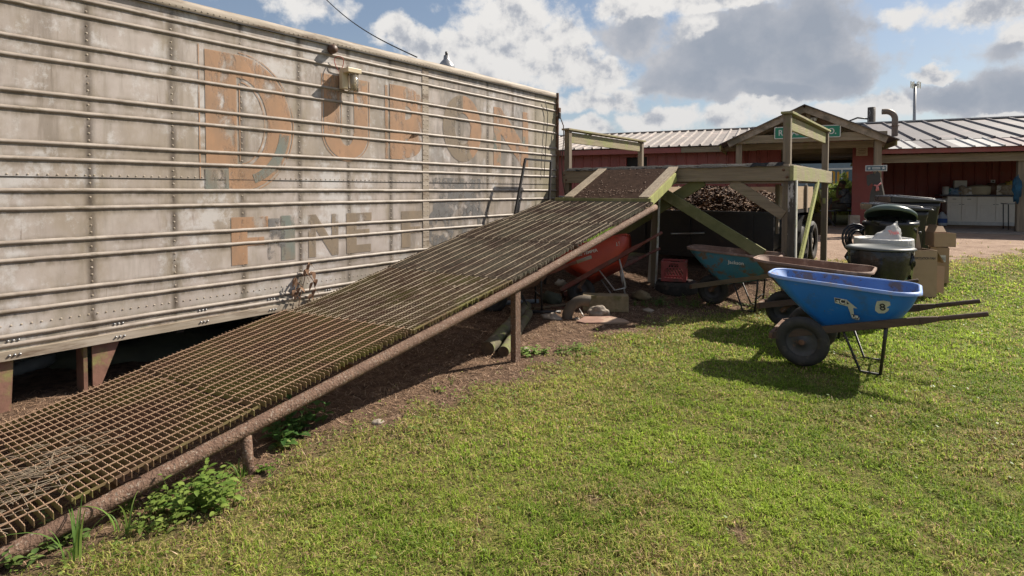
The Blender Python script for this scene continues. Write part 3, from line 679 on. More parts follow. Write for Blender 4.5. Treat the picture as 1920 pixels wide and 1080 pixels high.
# ---------------------------------------------------------------- timber platform
DX0, DX1, DS0, DS1 = -4.95, -1.60, 7.87, 10.79
def platform():
    t = thing('loading_platform', 'tall timber loading platform with guard rails and diagonal braces at the ramp top', 'platform', ((DX0+DX1)/2, DS0, 0))
    ox, oy = (DX0+DX1)/2, DS0
    Q = Matrix.Translation((-ox, -oy, 0))
    def bm(name, p0, p1, w, h, mt, up=(0, 0, 1), bev=.004):
        return MB().beam(Q @ Vector(p0), Q @ Vector(p1), w, h, up).build(name, mt, t, bevel=bev)
    # rim beams
    bm('beam', (DX0-.02, DS0+.02, 1.715), (DX1+.01, DS0+.02, 1.715), .042, .185, 'lumber_x')
    bm('beam', (DX1+.03, DS0-.03, 1.72), (DX1+.03, DS1, 1.72), .042, .19, 'lumber_y')
    bm('beam', (DX0-.0, DS0+.06, 1.715), (DX0-.0, DS1, 1.715), .042, .185, 'lumber_y')
    bm('beam', (DX0, DS1, 1.715), (DX1, DS1, 1.715), .042, .185, 'lumber_x')
    bm('beam', (DX0+.1, DS0+1.15, 1.715), (DX1-.1, DS0+1.15, 1.715), .042, .185, 'lumber_x')
    # walkway decking round the open tipping hole, covered with a black mat
    m = MB(); m.box((0, .87, 1.822), (DX1-DX0-.02, 1.74, .028)); m.box((-1.40, 2.32, 1.822), (.5, 1.15, .028)); m.box((1.44, 2.32, 1.822), (.42, 1.15, .028)); m.build('decking', 'lumber', t)
    m = MB()
    def fn(u, v):
        x = -1.62+3.22*u; y = -.03+1.755*v; return (x, y, 1.858+.014*mnoise.noise(Vector((x*9, y*9, 0)))+(.0 if 0 < v else -.045))
    m.grid(fn, 90, 30); m.build('rubber_mat', 'black_mat', t)
    # posts
    def post(x, y, z0, z1, mt='lumber_z', w=.089): return MB().box(Q @ Vector((x, y, (z0+z1)/2)), (w, w, z1-z0)).build('post', mt, t, bevel=.004)
    post(DX0+.03, DS0+.09, gw(DX0, DS0)-.1, 2.47, 'lumber_z'); post(DX0+.03, DS1-.08, 0, 2.47, 'lumber_z')
    post(DX1-.05, DS0+.09, -.05, 2.47, 'lumber_z'); post(DX1-.04, DS1-.08, .15, 2.47, 'lumber_z')
    post(DX1+.035, DS0-.01, -.05, 1.62, 'bark_post', .085)
    MB().box(Q @ Vector((DX1+.085, DS0-.01, .85)), (.014, .07, 1.56)).build('trim_board', 'white_board', t)  # added white strip, paints the sunlit side of the bark post
    bm('post', (-3.40, DS0-.02, -.05), (-3.36, DS0-.02, 1.62), .085, .04, 'lumber_z', (0, 1, 0))
    bm('trim_board', (-3.34, DS0-.07, .0), (-3.29, DS0-.07, 1.45), .012, .06, 'white_board', (0, 1, 0))  # added white strip, paints the sunlit edge of the centre post
    bm('trim_board', (-3.52, DS0+.15, 0), (-3.42, DS0+.10, 1.2), .10, .02, 'white_board', (0, 1, 0))
    # guard rails: a 2x6 on edge under a flat cap, each side
    for x in (DX0+.03, DX1-.045):
        bm('guard_rail', (x+.0, DS0+.14, 2.36), (x+.0, DS1-.13, 2.36), .038, .17, 'lumber_y')
        bm('rail_cap', (x, DS0-.0, 2.485), (x, DS1+.02, 2.485), .14, .03, 'lumber_y')
    # diagonal braces
    def brace(p0, p1, w, mt, nrm=(0, 1, 0), th=.038): return MB().beam(Q @ Vector(p0), Q @ Vector(p1), th, w, (0, 0, 1)).build('brace', mt, t, bevel=.004)
    a = PS(1243, 362, DS0-.02); b = PS(1432, 478, DS0-.02); brace(a, b, .15, 'lumber_green')
    a = PS(1372, 341, DS0+.05); b = PS(1470, 404, DS0+.05); brace(a, b, .13, 'lumber_x')
    a = PS(1318, 338, DS0+.08); b = PS(1052, 505, DS0+.08); brace(a, b, .16, 'lumber_green')
    a = PT(1533, 340, DX1+.04); b = PT(1500, 498, DX1+.075); brace(a, b, .09, 'lumber_yellow', (1, 0, 0))
    a = PT(1530, 342, DX1-.10); b = PT(1548, 400, DX1-.10); brace(a, b, .09, 'lumber_y', (1, 0, 0))
    for x, z in ((DX0+.01, 1.75), (DX0+.05, 1.67), (-3.40, 1.75), (-3.36, 1.67), (DX1-.07, 1.76), (DX1-.03, 1.67)):
        MB().lathe([(0, .016), (.010, .015), (.016, .008), (.019, 0)], 8, M=Q @ Matrix.Translation((x, DS0-.001, z)) @ Matrix.Rotation(R(90), 4, 'X')).build('bolt', 'rust', t)
    m = MB(); m.box(Q @ Vector((DX1-.035, DS1-.155, 1.33)), (.035, .03, .09)); m.build('reflector', 'lumber_yellow', t)
platform()
# black metal frame leaning between trailer and ramp
def black_frame():
    a, b = PT(985, 298, -4.80), PT(1033, 302, -4.80)
    t = thing('metal_rack', 'black square-tube metal rack leaning between trailer side and ramp', 'frame', (a.x, a.y, 0))
    o = Vector((a.x, a.y, 0)); a -= o; b -= o
    fa = Vector((.12, a.y-.78, 0)); fb = Vector((.12, b.y-.35, 0))
    def sq(name, p, q): MB().beam(p, q, .03, .03, (1, 0, 0)).build(name, 'black_steel', t, bevel=.002)
    sq('top_bar', a, b); sq('upright', fa, a); sq('upright', fb, b)
    c = fa.lerp(a, .12); d = fb.lerp(b, .12); sq('bottom_bar', c, d)
    # red steel locker with a black lid behind it
    c = PS(1042, 372, 8.05); t = thing('red_cabinet', 'red metal cabinet with black lid between trailer end and platform', 'cabinet', (c.x-.03, 8.25, 0))
    MB().box((0, 0, .68), (.34, .4, 1.36)).build('body', 'red_barn', t, bevel=.01)
    MB().box((0, 0, 1.385), (.40, .46, .04)).build('lid', 'black_steel', t, bevel=.01)
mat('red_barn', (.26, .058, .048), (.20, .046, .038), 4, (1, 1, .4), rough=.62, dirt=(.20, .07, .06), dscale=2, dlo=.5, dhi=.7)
black_frame()
# ---------------------------------------------------------------- wheelbarrows
def rrect(x0, x1, hy0, hy1, r, n=9):      # rounded outline, hy0 half width at x0, hy1 at x1
    pts = []
    for cx, cy_, a0 in ((x1-r, hy1-r, 0), (x0+r, hy0-r, 90), (x0+r, -hy0+r, 180), (x1-r, -hy1+r, 270)):
        for k in range(n):
            a = R(a0+90*k/(n-1)); pts.append((cx+r*math.cos(a), cy_+r*math.sin(a)))
    return pts
def tire(m, c, Rr, rt, mi=0, width=1.0):
    prof = []
    for k in range(17):
        a = 2*math.pi*k/16; z = rt*width*math.sin(a); r = Rr-rt+rt*math.cos(a)*(1.0 if math.cos(a) < 0 else .92)
        prof.append((r, z))
    m.lathe(prof, 36, mi, Matrix.Translation(c), axis='Y')
def wheelbarrow(label, loc, rz, paint, inside, rimm, handle='handle_wood', wheels=1, depth=1.0, rot=None, L=1.46, grip=None, wr=.20, legm='black_steel', rimr=.011):
    t = thing('wheelbarrow', label, 'wheelbarrow', loc, rz, 'wheelbarrows parked by the platform', rot)
    # tray rings from floor up to rim
    def ring(f, off=0.0):
        x0 = .16+(-.30-.16)*f; x1 = .64+(.81-.64)*f; h0 = .17+(.27-.17)*f; h1 = .20+(.34-.20)*f
        bul = .025*math.sin(math.pi*f); r = .07+(.17-.07)*f
        pts = rrect(x0-bul+off, x1+bul-off, h0+bul-off, h1+bul-off, r)
        out = []
        for x, y in pts:
            u = (x-x0)/(x1-x0); zf = .295+.115*u; zr = .755-.16*min(u*1.6, 1)*.35+.0*u
            out.append((x, y, (zf+off)*(1-f)+zr*f))
        return out
    fs_ = [0, .04, .15, .35, .6, .85, 1]
    m = MB(); m.ring_loft([ring(f) for f in fs_], 0, cap0=True)
    inner = [ring(f, .008) for f in fs_]
    m.ring_loft([r[::-1] for r in inner], 1); m.add(inner[0], [tuple(range(len(inner[0])))], 1)
    tray = m.build('tray', [paint, inside], t)
    rim = ring(1.0, -.004); m = MB(); m.tube(rim, rimr, 8, closed=True, flat=1.0)
    rim2 = [(x*1.02-.0, y*1.045, z+.001) for x, y, z in rim]
    m.ring_loft([[(x, y, z+.008) for x, y, z in rim], [(x, y, z+.002) for x, y, z in rim2], [(x, y, z-.018) for x, y, z in rim2]], 0)
    m.build('rim', rimm, t)
    y0 = .30 if wheels == 2 else .13; y1 = .30
    hl = []
    for sg in (-1, 1):
        a = Vector((-.24, sg*y0*1.0, .235)); b = Vector((L-.24, sg*y1, .235+.25*L))
        k = a.lerp(b, .72); g = a.lerp(b, .80)
        m = MB(); m.beam(a, k, .038, .062, w1=.038, h1=.058); m.beam(k, g, .038, .058, w1=.034, h1=.034); m.tube([g, a.lerp(b, .86), b], [.019, .020, .019], 10)
        m.build('handle', handle, t, bevel=.004)
        if grip:
            m = MB(); m.tube([a.lerp(b, .88), b+(b-a)*.005], .022, 10); m.build('grip', grip, t)
        hl.append((a, b))
    # legs with braces
    for i, sg in enumerate((-1, 1)):
        a, b = hl[i]; top = a.lerp(b, .57); mid = a.lerp(b, .37)
        foot = Vector((top.x-.03, sg*.24, .015))
        m = MB(); m.tube([top+Vector((0, 0, -.02)), Vector((top.x-.005, top.y, .3)), foot], .012, 8)
        m.tube([mid+Vector((0, 0, -.02)), Vector((foot.x-.14, sg*.235, .02)), foot], .010, 8)
        m.build('leg', legm, t)
    m = MB(); m.tube([(hl[0][0].lerp(hl[0][1], .57).x-.018, -.262, .17), (hl[0][0].lerp(hl[0][1], .57).x-.018, .262, .17)], .009, 6); m.build('leg_brace', legm, t)
    # front bracket + axle + wheels
    m = MB()
    m.box((-.245, 0, .235), (.03, 2*y0+.06, .05))
    for sg in (-1, 1): m.beam((-.02, sg*min(y0, .12), .2), (.10, sg*min(y0, .12), .31), .012, .04)
    m.tube([(0, -y0-.02, wr), (0, y0+.02, wr)], .011, 8)
    m.build('wheel_bracket', 'rust', t)
    for y in ((-.30, .30) if wheels == 2 else (0,)):
        w = MB(); tire(w, (0, y, wr), wr, .052, 0, .95); w = w.build('wheel', 'rubber', t)
        m = MB()
        for sgn in (1, -1):
            m.lathe([(wr-.085, 0), (wr-.085, .030), (wr-.095, .026), (wr-.12, .010), (.05, .016), (.03, .034), (.022, .046), (0, .047)] if sgn > 0 else
                    [(wr-.085, 0), (wr-.085, -.030), (wr-.095, -.026), (wr-.12, -.010), (.05, -.016), (.03, -.034), (.022, -.046), (0, -.047)], 28, 0, Matrix.Translation((0, y, wr)), axis='Y')
        m.build('rim_disc', 'rim_dark', w)
        m = MB(); m.lathe([(.024, -.05), (.024, .05), (0, .052)], 10, 0, Matrix.Translation((0, y, wr)), axis='Y'); m.lathe([(0, -.052), (.024, -.05)], 10, 0, Matrix.Translation((0, y, wr)), axis='Y'); m.build('hub', 'rust', w)
    return t
t = wheelbarrow('bright blue two-wheeled wheelbarrow with torn stickers standing on the lawn', (-.985, 5.66, gw(-.98, 5.6)), R(2.5), 'blue_paint', 'blue_inside', 'blue_rim', wheels=2, wr=.215, rimr=.012)
# torn stickers on the near tray side
def stick_on(t, name, u, f, shape, mt, off=.0055):
    # tray near side point and frame
    def pt(u, f):
        x0 = .16+(-.30-.16)*f; x1 = .64+.17*f; x = x0+(x1-x0)*u; h = (.17+.10*f)*(1-u)+(.20+.14*f)*u+.025*math.sin(math.pi*f)
        uu = u; return Vector((x, -h-off, (.295+.115*uu)*(1-f)+(.755-.056*min(uu*1.6, 1))*f))
    p = pt(u, f); ex = (pt(u+.02, f)-p).normalized(); ez = (pt(u, f+.02)-p).normalized()
    m = MB(); m.add([p+ex*a+ez*b for a, b in shape], [tuple(range(len(shape)))])
    return m.build(name, mt, t), p, ex, ez
stick_on(t, 'sticker', .50, .60, [(-.075, .0), (-.062, .052), (.025, .045), (.075, -.03), (.045, -.028), (.028, -.09), (.06, -.115), (.045, -.14), (.0, -.13), (.01, -.02)], 'sticker')
stick_on(t, 'sticker', .80, .60, [(-.045, .052), (.0, .06), (.042, .052), (.050, .02), (.042, -.03), (.02, -.055), (-.02, -.058), (-.045, -.035), (-.05, .0)], 'sticker')
def ink(t, txt, u, f, size, dx, dz, mt='ink', off=.0085):
    o, p, ex, ez = stick_on(t, 'lettering', u, f, [(0, 0), (.001, 0), (0, .001)], mt, off)
    bpy.data.objects.remove(o); nrm = ex.cross(ez)
    M_ = Matrix((ex, ez, nrm)).transposed().to_euler(); lettering(txt, size, mt, t, p+ex*dx+ez*dz, M_, bold=.001, extrude=.001)
stick_on(t, 'sticker_print', .50, .60, [(-.068, .006), (-.058, .046), (.015, .040), (.030, .004), (-.01, -.004)], 'ink', .0075); stick_on(t, 'sticker_print', .50, .60, [(.012, -.088), (.050, -.094), (.055, -.116), (.04, -.134), (.006, -.126)], 'ink', .0075); ink(t, 'aCI', .50, .60, .056, -.02, .020, 'white_text', .0095); ink(t, 'UR', .50, .60, .036, .030, -.112, 'white_text', .0095); ink(t, '8', .80, .60, .085, .0, -.002)
t = wheelbarrow('rusty brown wheelbarrow standing just behind the blue one', (-1.40, 6.76, gw(-1.4, 6.7)), R(1.5), 'tray_rust', 'tray_rust', 'tray_rust', wheels=1, wr=.205, L=1.42)
t = wheelbarrow('teal blue wheelbarrow with rusty rim under the front of the platform', (-2.44, 7.56, 0), R(3), 'teal_paint', 'tray_rust', 'tray_rust', handle='handle_teal', wheels=1, wr=.20)
ink(t, 'Jackson', .56, .72, .062, 0, 0, 'white_text', .006)
# red barrow tipped under the ramp
e = (Matrix.Rotation(R(33), 3, 'Z') @ Matrix.Rotation(R(-15), 3, 'Y') @ Matrix.Rotation(R(-27), 3, 'X')).to_euler()
o = W(.96, 7.55)
t = wheelbarrow('red wheelbarrow tipped on its side under the top of the ramp', (o.x, o.y, -.01), 0, 'red_paint', 'red_paint', 'red_paint', handle='red_handle', wheels=1, wr=.19, rot=e, legm='silver')
ink(t, 'TRUE TEMPER', .36, .66, .055, 0, 0, 'white_text', .006)
stick_on(t, 'sticker', .86, .66, [(-.02, -.025), (.02, -.025), (.02, .025), (-.02, .025)], 'sticker')
e = (Matrix.Rotation(R(44), 3, 'Z') @ Matrix.Rotation(R(-6), 3, 'Y')).to_euler(); o = W(-.22, 7.1)
t = wheelbarrow('dark wheelbarrow with a pale worn handle deep under the ramp', (o.x, o.y, -.03), 0, 'tray_rust', 'tray_rust', 'tray_rust', handle='red_handle', wheels=1, wr=.19, rot=e, grip='grey_grip')
for c in list(t.children):
    if c.name.startswith(('tray', 'rim.', 'rim')) and not c.name.startswith('rim_disc'): c.scale = (.9, .9, .62); c.location.z = .06

# ---------------------------------------------------------------- crate, tyre, timber and scraps near the ramp
def crate():
    c = PG(1268, 558); c = PS(1268, 560, 7.95)
    b = tag(MB_tire_flat(), 'black worn tyre lying flat under the red milk crate', 'tyre')
    b.location = (c.x, 7.98, .105)
    t = thing('milk_crate', 'dark red plastic milk crate sitting on a tyre under the platform', 'crate', (c.x-.02, 7.95, .215), R(18))
    w, h, th = .33, .28, .012
    m = MB()
    for ax in range(4):
        M_ = Matrix.Rotation(R(90*ax), 4, 'Z')
        # frame strips and lattice leave real openings
        m.box((0, -w/2, .018), (w, th, .036), M=M_); m.box((0, -w/2, h-.012), (w, th+.008, .026), M=M_); m.box((0, -w/2, h-.085), (w, th, .014), M=M_)
        for x in (-w/2+.018, w/2-.018): m.box((x, -w/2, h/2), (.03, th+.002, h-.01), M=M_)
        for x in (-.075, .075): m.box((x, -w/2, h-.05), (.02, th, .06), M=M_)
        m.box((-.11, -w/2, h-.05), (.06, th-.003, .058), M=M_); m.box((.11, -w/2, h-.05), (.06, th-.003, .058), M=M_)
        for k in range(-4, 9):
            for sl in (1, -1):
                x0 = -w/2+.02+k*.042; z0, z1 = .036, h-.092; x1 = x0+sl*(z1-z0)*.55
                a, b_ = Vector((x0 if sl > 0 else x0+.03, -w/2, z0)), Vector((x1 if sl > 0 else x1+.03, -w/2, z1))
                lim = w/2-.03
                def clipx(p, q):
                    d = q-p; t0, t1 = 0, 1
                    for sgn in (-1, 1):
                        # keep sgn*x <= lim
                        f0, f1 = sgn*p.x-lim, sgn*q.x-lim
                        if f0 > 0 and f1 > 0: return None
                        if f0 > 0: t0 = max(t0, f0/(f0-f1))
                        elif f1 > 0: t1 = min(t1, f0/(f0-f1))
                    return (p+d*t0, p+d*t1) if t1 > t0+.02 else None
                r = clipx(a, b_)
                if r: m.beam(M_ @ r[0], M_ @ r[1], .007, .009, M_.to_3x3() @ Vector((0, 1, 0)))
    m.box((0, 0, .008), (w-.02, w-.02, .012)); m.build('crate_body', 'crate_red', t)
def MB_tire_flat():
    m = MB(); prof = [(.17, -.085), (.215, -.10), (.27, -.10), (.305, -.075), (.315, -.03), (.315, .03), (.305, .075), (.27, .10), (.215, .10), (.17, .085), (.165, .05), (.21, .0), (.165, -.05), (.17, -.085)]
    m.lathe(prof, 40)
    for z in (-.05, -.018, .018, .05): m.lathe([(.3165, z-.004), (.3185, z), (.3165, z+.004)], 40)
    return m.build('tyre', 'rubber')
crate()
def small_things():
    def TG(px, py): p = PG(px, py); return p
    p = TG(1126, 586); t = tag(MB().box((0, 0, .105), (.56, .20, .20)).build('timber_block', 'timber', bevel=.008), 'weathered square timber block lying in front of the red wheelbarrow', 'timber'); t.location = p+Vector((.02, .10, 0)); t.rotation_euler = (0, 0, R(30))
    p = TG(1124, 596); t = tag(MB().blob((0, 0, .055), (.125, .075, .075), 3, .5, 14, freq=1.2).build('rock', 'stone'), 'pale rough rock leaning on the square timber block', 'rock'); t.location = p; t.rotation_euler = (0, 0, R(35))
    p = TG(1034, 600); t = tag(MB().blob((0, 0, .02), (.13, .09, .045), 8, .5, 12).build('rock', 'stone'), 'flat pale stone left of the bent rubber hose', 'rock'); t.location = p; t.rotation_euler = (0, 0, R(10))
    for k, (x, y, r, lb) in enumerate(((1218, 586, .05, 'small pale stone in the dirt right of the timber block'), (1082, 602, .035, 'little stone at the foot of the bent hose'), (706, 800, .032, 'light stone at the grass edge below the middle of the ramp'), (986, 662, .04, 'small white stone beside the upright ramp leg'), (1258, 876, .018, 'tiny white pebble alone on the open lawn'))):
        p = TG(x, y); t = tag(MB().blob((0, 0, r*.3), (r*1.3, r, r*.6), 11+k, .5, 8).build('rock', 'stone'), lb, 'rock'); t.location = p
    # slab of brick coloured board
    m = MB(); V8 = [(-.28, -.08), (-.20, -.155), (.02, -.14), (.31, -.11), (.27, -.0), (.13, .14), (.02, .12), (-.16, .13)]
    m.add([(x, y, 0) for x, y in V8]+[(x, y, .022) for x, y in V8], [tuple(range(8))[::-1], tuple(range(8, 16))]+[(i, (i+1) % 8, 8+(i+1) % 8, 8+i) for i in range(8)])
    p = TG(1127, 605); t = tag(m.build('board_slab', 'brick_board', bevel=.003), 'flat broken reddish-brown slab lying on the dirt', 'slab'); t.location = p+Vector((0, 0, .012)); t.rotation_euler = (R(2), 0, R(38))
    # bent rubber hose elbow
    p = TG(1064, 600); m = MB(); q = TG(1098, 585)
    pts = []
    d = Vector((CY, SY, 0)); 
    for k in range(13):
        a = math.pi*(1.02-k/12*.62); pts.append(p+d*(.19+.19*math.cos(a))+Vector((0, .02*k/12, .02+.20*math.sin(a))))
    m.tube(pts, [.062]*12+[.066], 18, caps=False); m.tube([pts[-2]*1, pts[-1]], .045, 18, caps=True)
    tag(m.build('hose_elbow', 'hose'), 'thick bent grey-brown rubber hose elbow by the timber block', 'hose')
    m = MB(); a = PG(1096, 598); m.tube([a+Vector((0, 0, .01)), a+Vector((-.10, .06, .09))], .007, 6); tag(m.build('steel_rod', 'silver'), 'thin steel rod resting on the slab below the bent hose', 'rod')
    # logs
    for (x0, y0, x1, y1, r, lb) in ((914, 664, 988, 578, .062, 'round mossy fence log lying left of the upright ramp leg'), (944, 668, 992, 590, .05, 'thinner round log lying just behind the upright ramp leg')):
        a, b = PG(x0, y0+4), PG(x1, y1+6); m = MB(); n = 12
        pts = [a.lerp(b, k/10)+Vector((.006*math.sin(k*1.7), 0, r*.96)) for k in range(11)]
        m.tube(pts, [r*(1+.05*math.sin(k*2.1)) for k in range(11)], 18, caps=False)
        for pp, qq in ((pts[0], pts[1]), (pts[-1], pts[-2])):
            dd = (qq-pp).normalized(); aa = dd.cross(Vector((0, 0, 1))).normalized(); bb = dd.cross(aa)
            m.add([pp+aa*r*math.cos(k/18*2*math.pi)+bb*r*math.sin(k/18*2*math.pi) for k in range(18)], [tuple(range(18))], 1)
        tag(m.build('log', ['log', 'log_end']), lb, 'log', 'logs under the ramp')
    # shaded clutter under the ramp: pipes, boards and rubbish
    clut = [('metal_pipe', 'pipe', 'dark iron pipe lying across the dirt left of the bent hose', (955, 588), (1052, 590), .022, 'black_steel'),
            ('metal_pipe', 'pipe', 'grey pipe lying in the shade behind the logs', (905, 575), (1010, 570), .03, 'pipe_blue'),
            ('wooden_board', 'board', 'old board lying in the shade below the dark wheelbarrow', (1000, 583), (1090, 572), .02, 'handle_teal'),
            ('metal_pipe', 'pipe', 'thin red pipe lying behind the hose elbow', (1010, 578), (1150, 586), .012, 'red_handle'),
            ('log', 'log', 'short dark log in the shade under the ramp pipe', (880, 572), (945, 566), .06, 'log')]
    for nm, cat, lb, a, b, r, mt in clut:
        a, b = PG(*a), PG(*b); a.z += r; b.z += r
        tag(MB().tube([a, a.lerp(b, .5), b], r, 10).build(nm, mt), lb, cat)
    for k, (x, y, lb, mt, cat) in enumerate(((1052, 522, 'pale crumpled plastic scrap at the back of the heap under the ramp', 'white_board', 'scrap'), (1078, 540, 'crushed white can in the heap under the ramp', 'label_white', 'can'), (1034, 555, 'dark bundle of rags in the heap under the ramp', 'tarp', 'rags'), (1100, 556, 'grey lump of concrete behind the hose elbow', 'stone', 'rubble'), (1205, 548, 'brown wooden chunk behind the centre post', 'timber', 'wood'))):
        p = PG(x, y+14); r = .06+.02*(k % 3); t = tag(MB().blob((0, 0, r*.6), (r*1.5, r, r*.8), 31+k, .7, 8, freq=2).build({'scrap': 'plastic_scrap', 'can': 'crushed_can', 'rags': 'rag_bundle', 'rubble': 'concrete_lump', 'wood': 'wood_chunk'}[cat], mt), lb, cat); t.location = p
    # corrugated pale pipe and a mound of tarp under the trailer
    a, b = PT(-10, 920, -5.6), PT(215, 690, -6.6); pts = []; rr = []
    a = Vector((-5.5, .2, .07)); b = Vector((-6.9, 3.6, .07))
    for k in range(90): pts.append(a.lerp(b, k/89)); rr.append(.055 if k % 2 else .048)
    tag(MB().tube(pts, rr, 12).build('drain_pipe', 'pipe_blue'), 'pale corrugated drain pipe lying on the ground under the trailer', 'pipe')
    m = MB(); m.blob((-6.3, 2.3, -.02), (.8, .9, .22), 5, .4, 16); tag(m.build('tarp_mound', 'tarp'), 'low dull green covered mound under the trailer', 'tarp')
    m = MB(); m.blob((-6.6, 4.6, .0), (.9, 1.6, .26), 9, .6, 16); tag(m.build('light_block_heap', 'black_steel'), 'dark heap added under the trailer to block light from its open far side', 'heap')  # made-up heap, put here against light leaking in from behind
small_things()

# ---------------------------------------------------------------- bins, bags and cardboard
def round_bin(label, loc, r, h, mt, rz=0, rimr=None):
    t = thing('trash_can', label, 'trash can', loc, rz, 'round trash cans beside the lawn')
    m = MB(); m.lathe([(0, .0), (r*.76, .0), (r*.78, .02), (r*.86, h*.55), (r*.87, h*.56), (r*.95, h*.93), (r*1.0, h*.94), (r*1.02, h*.965), (r*1.02, h*.99), (r*.99, h), (r*.94, h*.985), (r*.80, h*.1), (0, h*.08)], 36)
    m.build('can_body', mt, t)
    for s in (-1, 1):
        m = MB(); m.box((s*(r*1.03), 0, h*.86), (.035, .13, .035)); m.build('side_handle', mt, t, bevel=.008)
    return t
def baglip(t, r, h, mt, drop, seed, name='bin_liner'):
    m = MB(); n = 64
    prof = [(.93, .80, 0), (.97, .96, 0), (1.0, 1.0, 0), (1.035, 1.015, 0), (1.06, .995, 0), (1.065, .9, 1), (1.05, .8, 1), (1.02, .70, 1)]
    rings = []
    for rr, zz, fl in prof:
        ring = []
        for j in range(n):
            a = 2*math.pi*j/n; d = 1+ (.5+.9*mnoise.noise(Vector((math.cos(a)*1.6, math.sin(a)*1.6, seed))))*drop if fl else 1
            w = .012*mnoise.noise(Vector((math.cos(a)*7, math.sin(a)*7, zz*4+seed)))
            z = h*(1+(zz-1)*d) if zz < 1 and fl else h*zz
            ring.append(((r*rr+w)*math.cos(a), (r*rr+w)*math.sin(a), z+w*.4))
        rings.append(ring)
    m.ring_loft(rings); m.build(name, mt, t)
p = W(4.17, 6.48); t = round_bin('grey-green round trash can lined with a black bag, nearest the blue wheelbarrow', (p.x, p.y, gw(p.x, p.y)-.0), .295, .84, 'bin_green'); baglip(t, .295, .84, 'bag_black', .5, 2)
m = MB(); m.lathe([(.315, .835), (.345, .84), (.345, .855), (.315, .87), (.29, .872), (.28, .862), (0, .862)], 36); m.build('lid', 'bin_rim', t)
for s, a in ((1, 20), (-1, 200)):
    m = MB(); m.blob((.30*math.cos(R(a-33)), .30*math.sin(R(a-33)), .72), (.045, .035, .08), a, 1.0, 8, freq=3); m.build('bag_knot', 'bag_black', t)
p = W(4.62, 7.12); t = round_bin('round trash can with a grey-white bag folded over its rim', (p.x, p.y, gw(p.x, p.y)), .30, .90, 'bin_grey'); baglip(t, .30, .90, 'bag_white', .5, 5)
m = MB()
def bagfn(u, v):
    a = 2*math.pi*u; k = math.sin(math.pi*min(v*1.0, 1)*.5); rr = .24*(1-v)**.85
    return (rr*math.cos(a)+.16*v+.03*mnoise.noise(Vector((u*6, v*5, 1))), .5*rr*math.sin(a)+.02*mnoise.noise(Vector((u*9, v*4, 4))), .84+.27*v+.03*mnoise.noise(Vector((u*5, v*6, 7))))
m.grid(bagfn, 36, 14); t2 = tag(m.build('plastic_bag', 'bag_white'), 'crumpled white shopping bag with red print sticking out of the grey-lined trash can', 'bag'); t2.location = t.location; t2.rotation_euler = (0, 0, YAW)
lettering('Thank', .075, 'red_ink', t2, (.05, -.125, .985), (R(68), 0, R(22)), extrude=.001)
p = W(5.27, 7.98); t = round_bin('large black round trash can in front of the wheelie bins', (p.x, p.y, gw(p.x, p.y)), .33, 1.02, 'bin_black')
m = MB(); m.blob((0, 0, .98), (.24, .24, .10), 4, .8, 10, freq=2); m.build('rubbish', 'bag_black', t)
t3 = thing('bin_lid', 'smoky green plastic lid propped up on the black round trash can', 'lid', (p.x, p.y, gw(p.x, p.y)+1.10), 0, rot=(R(-18), R(14), YAW))
m = MB(); m.lathe([(.30, -.03), (.315, -.03), (.31, .02), (.25, .07), (.12, .10), (0, .105)], 36); m.build('dome', 'lid_green', t3)
m = MB(); m.tube([(.05, -.05, .10), (.05, -.05, .13), (-.05, .05, .13), (-.05, .05, .10)], .01, 6); m.build('lid_handle', 'lid_green', t3)
def wheelie(label, loc, rz):
    t = thing('wheelie_bin', label, 'wheelie bin', loc, rz, 'wheelie bins by the dirt drive')
    m = MB(); hs = [(0, .23, .24), (.05, .235, .245), (.9, .29, .33), (.93, .30, .34), (1.02, .30, .345)]
    rings = [[(x, y, z) for x, y in rrect(-b, b, a, a, .06, 5)] for z, a, b in hs]; m.ring_loft(rings, cap0=True, cap1=True)
    m.build('bin_body', 'bin_black', t)
    m = MB(); rings = []
    tl = lambda x, z: z+(.035*(x/.35) if z > 1.03 else 0)
    for z, k in ((1.012, 1.04), (1.015, 1.08), (1.062, 1.09), (1.078, 1.05), (1.082, .97)):
        rings.append([(x, y, tl(x, z)) for x, y in rrect(-.36*k, .37*k, .31*k, .31*k, .03*k, 6)])
    m.ring_loft(rings, smooth=False, cap0=True, cap1=True)
    for y in (-.20, -.07, .07, .20):
        m.ring_loft([[(x, y+yy, tl(x, z)) for x, yy in rrect(-.27*k, .28*k, .045*k, .045*k, .02*k, 4)] for z, k in ((1.08, 1.1), (1.098, 1.0), (1.104, .86))], cap1=True)
    for y in (-.25, .25): m.box((-.39, y, 1.04), (.07, .05, .05))
    m.build('lid', 'bin_lid', t)
    m = MB(); m.tube([(-.40, -.24, 1.03), (-.43, -.24, 1.05), (-.43, .24, 1.05), (-.40, .24, 1.03)], .014, 8); m.build('push_bar', 'bin_black', t)
    for y in (-.29, .29):
        w = MB(); tire(w, (-.27, y, .13), .13, .028); w.lathe([(.1, -.01), (.1, .01), (0, .02)], 18, 0, Matrix.Translation((-.27, y, .13)), axis='Y'); w.build('wheel', 'rubber', t)
    return t
p = W(5.86, 8.75); wheelie('black wheelie bin with closed lid standing closer to the round cans', (p.x, p.y, gw(p.x, p.y)), R(200))
p = W(6.58, 9.5); wheelie('black wheelie bin with closed lid, farther one next to the dirt drive', (p.x, p.y, gw(p.x, p.y)+.03), R(205))
p = W(5.0, 8.35); t = thing('hose_coil', 'dark green coiled hose hanging beside the near wheelie bin', 'hose', (p.x, p.y, gw(p.x, p.y)+.68), 0, rot=(R(90), 0, YAW))
m = MB()
m.tube([((.20-.002*k)*math.cos(k*.42), (.22-.002*k)*math.sin(k*.42), .012*math.sin(k*.9)+k*.0012) for k in range(60)], .016, 8); m.build('hose_loop', 'bin_black', t)
